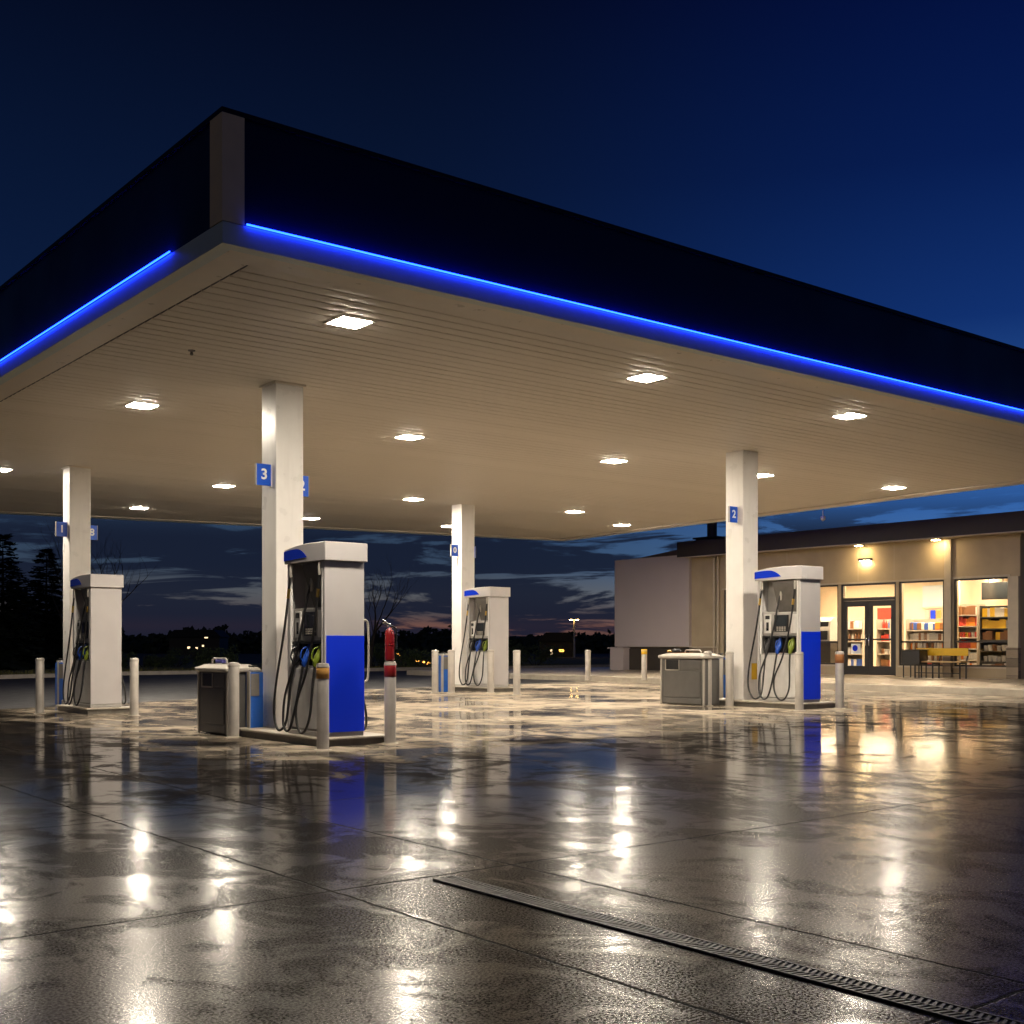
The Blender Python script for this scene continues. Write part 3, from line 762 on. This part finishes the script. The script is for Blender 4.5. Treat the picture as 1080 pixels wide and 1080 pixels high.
# interior shell
IB = 6.0; ZC = 3.25
mb = MB(); mb.box(.252, 8.9, VR+.252, VMID-.1, GF-.05, GF+.004); mb.build('interior_floor', FLOORT, st)
mb = MB(); mb.box(.252, 8.9, VR+.252, VMID-.1, ZC, ZC+.05); mb.build('interior_ceiling', CEILT, st)
mb = MB(); mb.box(IB, IB+.1, VR+.252, VMID-.1, GF+.005, ZC-.001); mb.box(2.6, IB-.001, wM[1]-.35, wM[1]-.22, GF+.005, ZC-.001); mb.build('interior_wall', CREAM, st)
mb = MB(); mb.box(.252, IB-.001, VMID-.2, VMID-.1, GF+.005, ZC-.001); mb.build('interior_wall', CREAM, st)
for i, v in enumerate((8.2, 10.2, 12.2, 14.2, 16.2)):
    for x in (.75, 2.2, 4.4):
        mb = MB(); mb.box(x-.15, x+.15, v-.6, v+.6, ZC-.022, ZC-.002, .003); mb.build('ceiling_panel', SHOPL, st)

# shelves and goods
GOODS = {}
def goods_mesh(kind, col):
    key = (kind, col)
    if key in GOODS: return GOODS[key]
    m = mat('goods_'+col, {'red': (.5, .05, .03), 'orange': (.75, .22, .02), 'yellow': (.8, .5, .03), 'white': (.75, .72, .66), 'blue': (.04, .1, .4), 'green': (.06, .25, .06), 'brown': (.22, .1, .04), 'silver': (.5, .5, .5)}[col], .35)
    mb = MB()
    if kind == 'carton': mb.box(-.07, .07, -.085, .085, 0, .22, .006)
    elif kind == 'bottle': mb.lathe([(.03, 0), (.037, .01), (.037, .15), (.03, .185), (.014, .21), (.014, .245), (.012, .25)], n=14)
    elif kind == 'packet':
        ring = []
        mb.box(-.045, .045, -.08, .08, 0, .20, .02, 3)
        for v in mb.bm.verts:
            k = abs(v.co.z-.10)/.10; v.co.x *= (1-.75*k*k); v.co.y *= (1+.06*k)
    elif kind == 'tub': mb.lathe([(.05, 0), (.06, .12), (.064, .125), (.064, .14), (.05, .145)], n=16)
    o = mb.build(kind, m); COL.objects.unlink(o); GOODS[key] = o; return o
ordn = ['first', 'second', 'third', 'fourth', 'fifth', 'sixth', 'seventh', 'eighth', 'ninth', 'tenth', 'eleventh', 'twelfth']
lev = ['bottom', 'second', 'third', 'fourth', 'fifth', 'top']
rg = random.Random(11)
def shelf_unit(v0, v1, du, zs, depth, m, lab, where, kinds, cols_, pitch, grp, backh, rows=True):
    o = empty('shelf_unit', P(WU+du, v0, GF+.004), ROT, lab, 'shelf', 'shelf units in the shop')
    wd = v1-v0
    mb = MB(); mb.box(depth-.02, depth, 0, wd, 0, backh, .004); mb.build('back_board', m, o)
    for y in (0, wd-.03): mb = MB(); mb.box(0, depth-.021, y, y+.03, 0, backh, .004); mb.build('upright', m, o)
    for z in zs: mb = MB(); mb.box(-.02, depth-.022, .031, wd-.031, z-.03, z, .004); mb.build('shelf', m, o)
    n = max(1, int((wd-.1)/pitch))
    for li, z in enumerate(zs):
        for q in range(n):
            if rg.random() < .03: continue
            kd = kinds[li % len(kinds)]; cl = rg.choice(cols_[li % len(cols_)])
            g = goods_mesh(kd, cl).copy(); COL.objects.link(g)
            y = .08 + pitch*.5 + q*pitch + rg.uniform(-.01, .01)
            s = rg.uniform(.95, 1.2)
            g.location = P(WU+du+depth*.42, v0+min(y, wd-.1), GF+.004+z+.0005); g.rotation_euler = (0, 0, ROT+rg.uniform(-.15, .15)); g.scale = (s, s, s)
            tag(g, f'{cl} {kd}, {ordn[n-1-q] if n-1-q < 12 else "last"} from left, {lev[li] if li < len(zs)-1 else "top"} shelf, {where}', kd, grp)
    return o
hi = [.12, .46, .78, 1.10, 1.42, 1.74]
a_, b_ = vv(1031, 1.5), vv(1004, 1.5)
shelf_unit(a_, b_, 1.5, hi, .42, SHELF, 'tall pale shelf full of snacks behind the right shop window', 'tall snack shelf in the right window', ['carton', 'packet', 'packet', 'tub', 'carton'],
           [['orange', 'brown', 'white'], ['white', 'red', 'orange'], ['orange', 'white', 'red'], ['red', 'white', 'yellow'], ['orange', 'red', 'white', 'orange']], .095, 'goods in the right shop window', 2.05)
a_, b_ = vv(1066, 1.3), vv(1033, 1.3)
shelf_unit(a_, b_, 1.3, [.12, .42, .72, 1.02, 1.34, 1.66], .40, SHELFB, 'black display rack with yellow packs in the right shop window', 'black rack in the right window', ['carton', 'tub', 'tub', 'carton', 'carton', 'carton'],
           [['brown', 'silver'], ['brown', 'silver'], ['silver', 'white', 'brown'], ['yellow', 'yellow', 'brown'], ['yellow', 'yellow', 'silver'], ['yellow', 'white', 'orange', 'yellow']], .135, 'goods on the black rack', 1.98)
a_, b_ = vv(999, 1.7), vv(955, 1.7)
shelf_unit(a_, b_, 1.7, [.12, .42, .72, 1.02, 1.32], .42, SHELF, 'low pale shelf of bottles behind the window right of the door', 'bottle shelf right of the door', ['packet', 'bottle', 'bottle', 'packet'],
           [['white', 'brown', 'red'], ['white', 'silver', 'brown'], ['white', 'brown', 'orange', 'silver'], ['silver', 'brown', 'white'], ['orange', 'brown', 'white', 'blue']], .09, 'goods right of the shop door', 1.66)
a_, b_ = vv(914, 2.6), vv(893, 2.6)
shelf_unit(a_, b_, 2.4, [.2, .6, 1.0, 1.4], .42, SHELF, 'shelf seen through the left door leaf', 'shelf behind the left door leaf', ['carton', 'packet', 'bottle', 'carton'],
           [['brown', 'white', 'blue'], ['silver', 'brown'], ['white', 'brown'], ['white', 'silver', 'brown']], .12, 'goods behind the left door leaf', 1.7)
a_, b_ = vv(943, 3.3), vv(928, 3.3)
shelf_unit(a_, b_, 3.1, [.2, .6, 1.0, 1.4], .42, SHELF, 'shelf seen through the right door leaf', 'shelf behind the right door leaf', ['packet', 'tub', 'packet', 'bottle'],
           [['orange', 'brown', 'red'], ['brown', 'white'], ['red', 'white', 'blue'], ['blue', 'brown', 'red']], .115, 'goods behind the right door leaf', 1.7)
a_, b_ = vv(862, 3.0), vv(800, 3.0)
shelf_unit(a_, b_, 2.8, [.2, .6, 1.0, 1.3], .42, SHELF, 'long wall shelf behind the windows left of the door', 'long shelf left of the door', ['carton', 'packet', 'bottle', 'carton'],
           [['brown', 'white', 'orange'], ['red', 'white'], ['white', 'brown'], ['orange', 'silver', 'white']], .26, 'goods left of the shop door', 1.6)
# header boards and screen
hb = empty('header_board', P(WU+IB-.06, vv(1034, IB), 0), ROT, 'pale blank board high on the shop back wall, seen in the right window', 'board')
mb = MB(); w_ = vv(974, IB)-vv(1034, IB); mb.box(0, .04, 0, w_, 2.42, 3.12, .006); mb.build('board', mat('board_white', (.42, .50, .56), .4), hb)
mb = MB(); mb.box(-.012, -.001, -.02, w_+.02, 2.36, 2.418, .003); mb.build('rail', PILM, hb)
tv = empty('menu_screen', P(WU+1.15, vv(1064.5, 1.15), 0), ROT, 'black switched off screen hanging high in the right shop window', 'screen')
mb = MB(); w_ = vv(1035, 1.15)-vv(1064.5, 1.15); mb.box(0, .06, 0, w_, 2.40, 2.88, .008); mb.build('housing', BLACK, tv)
mb = MB(); mb.box(-.004, -.001, .03, w_-.03, 2.43, 2.85, .001); mb.build('panel', SCREEN, tv)
mb = MB(); 
for y in (.2, w_-.2): mb.tube([(.03, y, 2.88), (.03, y, ZC)], .012, 8)
mb.build('hanger', BLACK, tv)
for i, (px, cl, mt) in enumerate(((979, 'grey', PUMPM), (985, 'blue', BLUE), (991, 'orange', AMBER))):
    pz = empty('wall_poster', P(WU+IB-.06, vv(px+2.2, IB), 0), ROT, f'{cl} poster under the pale board in the window right of the door', 'poster', 'posters on the shop back wall')
    w_ = vv(px-2.6, IB)-vv(px+2.2, IB)
    mb = MB(); mb.box(0, .03, 0, w_, 1.80, 2.30, .004); mb.build('sheet', mt, pz); mb = MB(); mb.box(-.006, -.001, .04, w_-.04, 1.86, 2.0, .001); mb.build('picture', PUMPD, pz)
# coffee machine
cm = empty('coffee_machine', P(WU+1.2, vv(873, 1.2), GF+.004), ROT, 'grey upright coffee machine left of the shop door', 'machine')
mb = MB(); mb.box(-.25, .3, -.28, .28, 0, 1.0, .02); mb.build('cabinet', FRAME, cm)
mb = MB(); mb.prism([(-.22, 1.0), (.28, 1.0), (.28, 1.75), (-.02, 1.75), (-.16, 1.62), (-.22, 1.35)], -.24, .24, 'y'); mb.build('body', mat('machine_grey', (.45, .43, .40), .35), cm)
mb = MB(); mb.box(-.2, -.13, -.16, .16, 1.45, 1.60, .01); mb.build('panel', BLACK, cm)
mb = MB(); mb.box(-.236, -.221, -.16, .16, 1.04, 1.32, .004); mb.build('cup_bay', BLACK, cm)
# red notice and counter
rn = empty('red_notice', P(WU+IB-.05, vv(934, IB), 0), ROT, 'small red notice on the wall behind the right door leaf', 'notice')
mb = MB(); mb.box(0, .03, -.3, .3, 2.0, 2.42, .004); mb.build('sheet', mat('goods_red', (.5, .05, .03), .35), rn)
# poster with blue circle on the left door
dp = empty('door_sticker', P(WU+.035, vv(902.5, .035), GF+.62), ROT, 'white notice with a blue patch low on the left door leaf', 'sticker')
mb = MB(); mb.box(0, .003, -.16, .16, 0, .30); mb.build('sheet', SIGNW, dp)
mb = MB(); mb.lathe([(.09, 0), (.09, .003)], n=20); o = mb.build('patch', BLUE, dp); o.rotation_euler = (0, R(-90), 0); o.location = (-.0015, .02, .17)

# roof vent
vn = empty('roof_vent', P(WU+1.2, vv(751, 1.2), ZTOP+.30), ROT, 'dark vent stack on the shop roof left of the right column', 'vent')
mb = MB(); mb.box(-.35, .35, -.45, .45, 0, .42, .02); mb.box(-.42, .42, -.52, .52, .422, .48, .01); mb.build('curb_box', PARAP, vn)
mb = MB(); mb.lathe([(.17, .48), (.17, 1.25), (.26, 1.27), (.26, 1.33), (.05, 1.42)], n=18); mb.build('stack', PARAP, vn)

# bench
BU = 24.35
v0 = v_at(1016, BU)[0]; v1 = v_at(957, BU)[0]
be = empty('bench', P(BU, v0, GF-.001), ROT, 'yellow backed bench with black frame under the shop window', 'bench')
w_ = v1-v0
mb = MB(); mb.box(.225, .258, .0, w_-.12, .60, .80, .008); mb.build('backrest', YELLOW, be)
mb = MB(); mb.box(-.12, .03, 0, w_, .42, .455, .006); mb.box(.045, .19, 0, w_, .42, .455, .006); mb.build('seat', mat('bench_wood', (.40, .28, .13), .5, var=.15), be)
for y in (.04, w_*.5, w_-.3):
    mb = MB(); mb.tube([(-.10, y, 0), (-.10, y, .415)], .022, 8); mb.tube([(.20, y, 0), (.20, y, .43), (.285, y, .60), (.285, y, .78)], .022, 8); mb.tube([(-.10, y, .40), (.20, y, .40)], .02, 8); mb.build('leg', FRAME, be)
mb = MB(); mb.tube([(-.10, .04, .14), (-.10, w_-.3, .14)], .012, 8); mb.build('stretcher', FRAME, be)
tb = empty('side_cabinet', P(BU-.02, v_at(971, BU)[0], GF-.001), ROT, 'small black cabinet on thin legs at the left end of the yellow bench', 'cabinet')
mb = MB(); mb.box(-.20, .20, -.10, .44, .36, .74, .015); mb.build('body', FRAME, tb)
mb = MB(); mb.box(-.22, .22, -.12, .46, .742, .765, .005); mb.build('top', BLACK, tb)
for x in (-.17, .17):
    for y in (-.07, .40): mb = MB(); mb.tube([(x, y, 0), (x, y, .36)], .018, 8); mb.build('leg', FRAME, tb)

# little things under the canopy
d = (ZB-EYE)*F/(HZ-372); cs = empty('smoke_sensor', Vector(((202-540)/F*d, d, ZB+.03)), 0, 'tiny dark sensor hanging from the soffit near the left light line', 'sensor')
mb = MB(); mb.lathe([(.012, -.06), (.02, -.05), (.012, -.02), (.04, -.012), (.045, .01)], n=14); mb.build('head', BRASS if False else PUMPD, cs)
d = (ZB-EYE)*F/(HZ-540); cs = empty('security_camera', Vector(((868-540)/F*d, d, ZB+.03)), ROT, 'small camera hanging under the canopy edge right of the right column', 'camera')
mb = MB(); mb.tube([(0, 0, .02), (0, 0, -.18)], .02, 8); mb.build('stem', BINT, cs)
mb = MB(); mb.lathe([(.02, -.34), (.09, -.30), (.11, -.22), (.09, -.18)], n=16); mb.build('dome', PUMPM, cs); cs.scale = (.6, .6, .75)

# ------------------------------------------------------------------ planting and distance
def bare_tree(loc, h, seed, lab, lean=0.0):
    rr = random.Random(seed); o = empty('bare_tree', loc, 0, lab, 'tree', 'leafless trees behind the road')
    tm, cm_ = MB(), MB()
    def grow(mbx, p, d, ln, r, lvl):
        pts = [p]; q = p.copy(); dd = d.copy()
        for i in range(4):
            dd = (dd + Vector((rr.uniform(-.16, .16), rr.uniform(-.16, .16), rr.uniform(-.02, .12)))).normalized(); q = q + dd*ln/4; pts.append(q.copy())
        r2 = r*.62
        mbx.tube(pts, [r+(r2-r)*i/4 for i in range(5)], 6 if lvl < 2 else 4, cap=False)
        if lvl >= 5: return
        for k in range(3 if lvl < 3 else 2):
            i = rr.choice((2, 3, 4)) if k else 4
            ax = Vector((rr.uniform(-1, 1), rr.uniform(-1, 1), rr.uniform(-.1, .5))).normalized()
            nd_ = (dd*1.0 + ax*rr.uniform(.45, .85)).normalized()
            grow(cm_, pts[i], nd_, ln*rr.uniform(.62, .86), r2*rr.uniform(.6, .85), lvl+1)
    grow(tm, Vector((0, 0, 0)), Vector((lean, 0, 1)).normalized(), h*.30, h*.023, 0)
    tm.build('trunk', BARK, o); cm_.build('crown', BARK, o); return o
def conifer(loc, h, w_, seed, lab):
    rr = random.Random(seed); o = empty('conifer', loc, 0, lab, 'tree', 'dark conifers at far left')
    mb = MB(); mb.tube([(0, 0, 0), (0, 0, h*.5), (0, 0, h*.97)], [h*.022, h*.013, .01], 7); mb.build('trunk', BARK, o)
    mb = MB(); z = h*.08
    while z < h*.99:
        f = (z/h); rad = w_*(1-f)**.85*rr.uniform(.8, 1.1)+.05
        for k in range(max(6, int(17*(1-f))+4)):
            a = rr.uniform(0, 6.283); L = rad*rr.uniform(.6, 1.1); dr = Vector((math.cos(a), math.sin(a), rr.uniform(-.35, -.05)+.35*f))
            side = Vector((-math.sin(a), math.cos(a), 0)); nseg = max(3, int(L/.11))
            for i in range(1, nseg+1):
                c = Vector((0, 0, z)) + dr*L*i/nseg + Vector((0, 0, -.10*L*(i/nseg)**2))
                for s in (-1, 1):
                    b = c + side*s*rr.uniform(.20, .42)*(1.15-i/nseg*.6) + dr*.12 + Vector((0, 0, rr.uniform(-.09, .05)))
                    t_ = c + dr.normalized()*rr.uniform(.18, .34)
                    mb.bm.faces.new([mb.bm.verts.new(x) for x in (c, b, t_)])
        z += h*.015
    mb.build('crown', NEEDLE, o); return o
def bush(name, loc, rx, ry, h, n, seed, m, lab, cat, grp):
    rr = random.Random(seed); o = empty(name, loc, ROT, lab, cat, grp)
    mb = MB()
    for k in range(6):
        a = rr.uniform(0, 6.28); mb.tube([(0, 0, 0), (math.cos(a)*rx*.3, math.sin(a)*ry*.3, h*.4), (math.cos(a)*rx*.6, math.sin(a)*ry*.6, h*.8)], [.02, .014, .006], 5)
    mb.build('stems', BARK, o)
    mb = MB(); cl = [(rr.uniform(-1, 1)*rx*.75, rr.uniform(-1, 1)*ry*.75, rr.uniform(.25, .8)*h, rr.uniform(.18, .36)*min(h, rx)) for _ in range(14)]
    for k in range(n):
        c = rr.choice(cl); v = Vector((rr.gauss(0, 1), rr.gauss(0, 1), rr.gauss(0, 1))).normalized()*c[3]*rr.uniform(.7, 1.15)
        p = Vector(c[:3]) + v; p.z = max(.03, p.z); s = rr.uniform(.035, .075)
        a = Vector((rr.gauss(0, 1), rr.gauss(0, 1), rr.gauss(0, 1))).normalized(); b = a.orthogonal().normalized()
        mb.bm.faces.new([mb.bm.verts.new(p+q) for q in (a*s, b*s*.6, -a*s, -b*s*.6)])
    mb.build('foliage', m, o); return o
def far(px, d, z=0.0):
    x = (px-540)/F*d; return Vector((x, d, G(uv(x, d)[0])-.03+z))
conifer(far(49, 52), 5.3, 2.0, 5, 'pointed dark conifer left of the far left column')
conifer(far(3, 48), 5.6, 1.9, 9, 'dark conifer cut by the left picture edge')
conifer(far(22, 55), 3.6, 1.7, 15, 'lower dark conifer between the two pointed ones at far left')
bare_tree(far(117, 46), 6.6, 21, 'tall leafless tree just right of the far left column', .05)
bare_tree(far(72, 50), 6.0, 33, 'leafless tree mostly behind the far left column', -.05)
bare_tree(far(389, 50), 5.2, 41, 'smaller leafless tree right of the front pump', .1)
pos = ['by the left picture edge', 'under the left conifer', 'left of the far left column', 'behind the far left pump', 'right of the far left pump', 'left of the front bin', 'behind the front bin', 'right of the front pump', 'behind the red extinguisher', 'left of the back column', 'behind the back pump', 'right of the back pump']
for i, px in enumerate((6, 32, 58, 100, 152, 186, 228, 396, 424, 446, 520, 565)):
    w = far(px, 50 + (i % 3)*2)
    bush('shrub', w, 1.3+.25*(i % 3), .7, .75+.12*(i % 4), 1500, 100+i, LEAF, 'low dark shrub on the grass verge '+pos[i], 'shrub', 'shrubs along the verge')
# grass blades along the verge edge
mb = MB(); rr = random.Random(4)
for i in range(9000):
    u_ = rr.uniform(-14, 34); v_ = 31.3 + rr.random()**2*6; p = P(u_, v_, G(u_)+.045); h = rr.uniform(.05, .13); a = rr.uniform(0, 3.14)
    s = Vector((math.cos(a), math.sin(a), 0))*.018; t_ = Vector((rr.uniform(-.04, .04), rr.uniform(-.04, .04), h))
    mb.bm.faces.new([mb.bm.verts.new(q) for q in (p-s, p+s, p+t_)])
tag(mb.build('grass', GRASS), 'short rough grass along the kerb of the verge', 'grass', kind='stuff')
# far wood: one dark mass of crowns
mb = MB(); rr = random.Random(8)
for row, (d0, hh) in enumerate(((150, 3.2), (185, 5.0), (230, 5.6))):
    for px in range(-260, 1400, 9):
        d = d0*rr.uniform(.94, 1.06); h = hh*rr.uniform(.6, 1.0)*(.75+.5*noise.noise(Vector((px*.012, row*9.1, 0))))
        if px > 420: h *= .85
        base = far(px, d); rad = rr.uniform(.9, 2.0)
        for k in range(70):
            f = rr.random(); ang = rr.uniform(0, 6.28); rk = rad*math.sqrt(rr.random())*(1-.55*f)
            p = base + Vector((math.cos(ang)*rk, math.sin(ang)*rk, h*f)); s = rr.uniform(.25, .6)
            a = Vector((rr.gauss(0, 1), rr.gauss(0, 1), rr.gauss(0, 1))).normalized(); b = a.orthogonal().normalized()
            mb.bm.faces.new([mb.bm.verts.new(p+q) for q in (a*s, b*s*.7, -a*s, -b*s*.7)])
tag(mb.build('far_wood', NEEDLE), 'dark mass of distant trees along the horizon', 'wood', kind='stuff')
# hills
mb = MB(); prev = None
for i in range(61):
    px = -500 + i*40; d = 420
    h = 3.6 + 1.2*noise.noise(Vector((i*.17, 2, 0))) 
    a = far(px, d-60, -.2); b = far(px, d, h); c = far(px, d+90, -.2)
    row = [mb.bm.verts.new(x) for x in (a, b, c)]
    if prev:
        for k in (0, 1): mb.bm.faces.new((prev[k], row[k], row[k+1], prev[k+1]))
    prev = row
tag(mb.build('hills', TERR), kind='structure')
# distant double headed lamp
STR = emit('street_lamp_glow', (1.0, .62, .22), 60.0)
SMALL = emit('amber_glow', (1.0, .42, .06), 5.0)
WINL = emit('window_glow', (1.0, .72, .40), 2.2)
ls = empty('street_lamp', far(605.5, 100), 0, 'twin headed lit street lamp beyond the road, left of the blank panel', 'street lamp')
H = EYE + (HZ-655)*100/F + .03
mb = MB(); mb.tube([(0, 0, 0), (0, 0, H)], [.09, .06], 8); mb.build('pole', STEEL, ls)
for s in (-1, 1):
    mb = MB(); mb.tube([(0, 0, H-.02), (s*.14, 0, H+.04)], .03, 6); mb.box(s*.26-.13, s*.26+.13, -.12, .12, H+.01, H+.08, .02); hd = mb.build('head', PUMPD, ls)
    mb = MB(); mb.box(s*.26-.11, s*.26+.11, -.13, .09, H-.05, H+.008, .01); mb.build('lens', STR, hd)
# small amber path lights along the curving far road
pts = [(419, 689.5), (422, 692), (426, 694.5), (430, 696.5), (435, 698), (440, 699.2), (446, 700.5), (452, 701.8), (458, 703)]
first = None
for i, (px, py) in enumerate(pts):
    d = 92 - i*4.5; loc = far(px, d); z = EYE + (HZ-py)*d/F - loc.z
    o = empty('path_light', loc, 0, f'tiny amber path light {ordn[i]} from the left on the curve beyond the extinguisher', 'path light', 'amber lights along the far curve')
    zt_ = max(.12, z)
    mb = MB(); mb.tube([(0, 0, -.02), (0, 0, zt_-.05)], .02, 6); mb.build('stake', BLACK, o)
    mb = MB(); mb.lathe([(.03, zt_-.06), (.11, zt_-.03), (.11, zt_+.03), (.02, zt_+.07)], n=10); mb.build('globe', SMALL, o)
# distant houses with a few lit windows
def house(px, d, w_, dp_, h, wins, lab):
    o = empty('distant_house', far(px, d), 0, lab, 'house', 'dark houses far beyond the road')
    mb = MB(); mb.box(-w_/2, w_/2, 0, dp_, 0, h); mb.build('wall', mat('house_wall', (.05, .045, .04), .8), o)
    mb = MB(); mb.prism([(-w_/2-.2, h+.001), (w_/2+.2, h+.001), (w_/2-.6, h+.8), (-w_/2+.6, h+.8)], -.2, dp_+.2, 'y'); mb.build('roof', mat('house_roof', (.02, .02, .022), .8), o)
    for x, z, a, b, m in wins:
        mb = MB(); mb.box(x-a-.04, x+a+.04, -.04, -.001, z-b-.04, z+b+.04); f = mb.build('window', FRAME, o)
        mb = MB(); mb.box(x-a, x+a, -.05, -.041, z-b, z+b); mb.build('pane', m, f)
house(205, 130, 5.5, 4, 1.9, [(-.6, .75, .14, .11, WINL), (.25, .68, .12, .11, WINL), (.95, .95, .10, .09, WINL), (1.3, 1.85, .18, .07, WINL)], 'low dark house with a few lit windows left of the front column')
house(588, 105, 3.2, 3, 1.35, [(-.55, .45, .09, .22, SIGNW and WINL), (.35, .55, .22, .10, SMALL)], 'small dark house with amber window left of the street lamp')
for i, px in enumerate((602, 608.5)):
    o = empty('wheel_stop', gp(px, 709.5), ROT, ('left' if i == 0 else 'right')+' of two low red wheel stops below the street lamp', 'wheel stop', 'red wheel stops')
    mb = MB(); mb.prism([(-.08, 0), (.08, 0), (.05, .13), (-.05, .13)], -.25, .25, 'y'); mb.build('block', RED, o)

# ------------------------------------------------------------------ sky
w = bpy.data.worlds.new('World'); sc.world = w; w.use_nodes = True; nt = w.node_tree; L = nt.links.new
bg = nt.nodes['Background']
tc = nd(nt, 'ShaderNodeTexCoord'); sp = nd(nt, 'ShaderNodeSeparateXYZ'); L(tc.outputs['Generated'], sp.inputs[0])
def M(op, a, b=None, clamp=False):
    n = nd(nt, 'ShaderNodeMath', operation=op); n.use_clamp = clamp
    for i, x in enumerate((a, b)):
        if x is None: continue
        if isinstance(x, (int, float)): n.inputs[i].default_value = x
        else: L(x, n.inputs[i])
    return n.outputs[0]
def MR(x, a, b, c=0.0, d=1.0):
    n = nd(nt, 'ShaderNodeMapRange'); n.interpolation_type = 'SMOOTHSTEP'; L(x, n.inputs[0])
    for i, q in enumerate((a, b, c, d)): n.inputs[i+1].default_value = q
    return n.outputs[0]
def ramp(x, stops):
    n = nd(nt, 'ShaderNodeValToRGB'); L(x, n.inputs[0]); e = n.color_ramp.elements
    while len(e) < len(stops): e.new(.5)
    for i, (p, c) in enumerate(stops): e[i].position = p; e[i].color = (*c, 1)
    return n.outputs[0]
def MIX(f, a, b):
    n = nd(nt, 'ShaderNodeMix', data_type='RGBA')
    if isinstance(f, (int, float)): n.inputs[0].default_value = f
    else: L(f, n.inputs[0])
    for i, x in ((6, a), (7, b)):
        if isinstance(x, tuple): n.inputs[i].default_value = (*x, 1)
        else: L(x, n.inputs[i])
    return n.outputs[2]
el = sp.outputs['Z']; az = M('ARCTAN2', sp.outputs['X'], sp.outputs['Y'])
e2 = M('MULTIPLY', el, 2.0, True)
left = ramp(e2, [(0, (.012, .014, .022)), (.03, (.16, .075, .06)), (.05, (.075, .06, .066)), (.085, (.085, .092, .105)), (.13, (.034, .055, .092)), (.22, (.022, .048, .10)), (.5, (.0035, .012, .048)), (.95, (.0012, .0032, .014))])
right = ramp(e2, [(0, (.014, .016, .026)), (.03, (.20, .09, .07)), (.055, (.11, .095, .105)), (.085, (.14, .17, .22)), (.14, (.07, .17, .36)), (.22, (.032, .12, .38)), (.5, (.0055, .030, .16)), (.72, (.0022, .012, .082)), (.95, (.0009, .005, .046))])
sky = MIX(MR(az, -.12, .44), left, right)
cv = nd(nt, 'ShaderNodeCombineXYZ'); L(M('MULTIPLY', az, 4.0), cv.inputs[0]); L(M('MULTIPLY', el, 27.0), cv.inputs[1])
n1 = nd(nt, 'ShaderNodeTexNoise'); n1.inputs['Scale'].default_value = 1.5; n1.inputs['Detail'].default_value = 7; n1.inputs['Roughness'].default_value = .62; n1.inputs['Distortion'].default_value = .45
L(cv.outputs[0], n1.inputs['Vector'])
cov = M('ADD', n1.outputs['Fac'], MR(az, -.1, .30, .02, -.02))
cm1 = M('MULTIPLY', MR(cov, .44, .505), MR(el, .085, .13, 1, 0))
sky = MIX(M('MULTIPLY', cm1, .93), sky, (.0075, .0115, .028))
sky = MIX(MR(sp.outputs['Y'], -.5, .35), MIX(.72, sky, (.0012, .0016, .004)), sky)
L(sky, bg.inputs[0]); bg.inputs[1].default_value = 1.0

fill_sun = bpy.data.lights.new('fill_sun', 'SUN'); fill_sun.energy = .085; fill_sun.angle = R(60); fill_sun.color = (1.0, .86, .72)  # weak warm fill added from behind the camera to brighten the canopy corner
so_ = bpy.data.objects.new('fill_sun', fill_sun); COL.objects.link(so_); so_.rotation_euler = (R(72), 0, R(-8))

# ------------------------------------------------------------------ camera
cam = bpy.data.cameras.new('camera'); cam.sensor_width = 36; cam.lens = F/1080*36; cam.shift_y = (HZ-540)/1080; cam.clip_end = 3000; cam.clip_start = .05
co = bpy.data.objects.new('camera', cam); COL.objects.link(co); co.location = (0, 0, EYE); co.rotation_euler = (R(90), 0, 0); sc.camera = co
sc.view_settings.view_transform = 'Standard'; sc.view_settings.look = 'None'; sc.view_settings.exposure = 0; sc.view_settings.gamma = 1
cy = sc.cycles
cy.use_denoising = True; cy.use_adaptive_sampling = True; cy.adaptive_threshold = .02
cy.max_bounces = 6; cy.diffuse_bounces = 3; cy.glossy_bounces = 3; cy.time_limit = 1000; cy.transparent_max_bounces = 10; cy.caustics_reflective = False; cy.caustics_refractive = False
cy.sample_clamp_indirect = 6
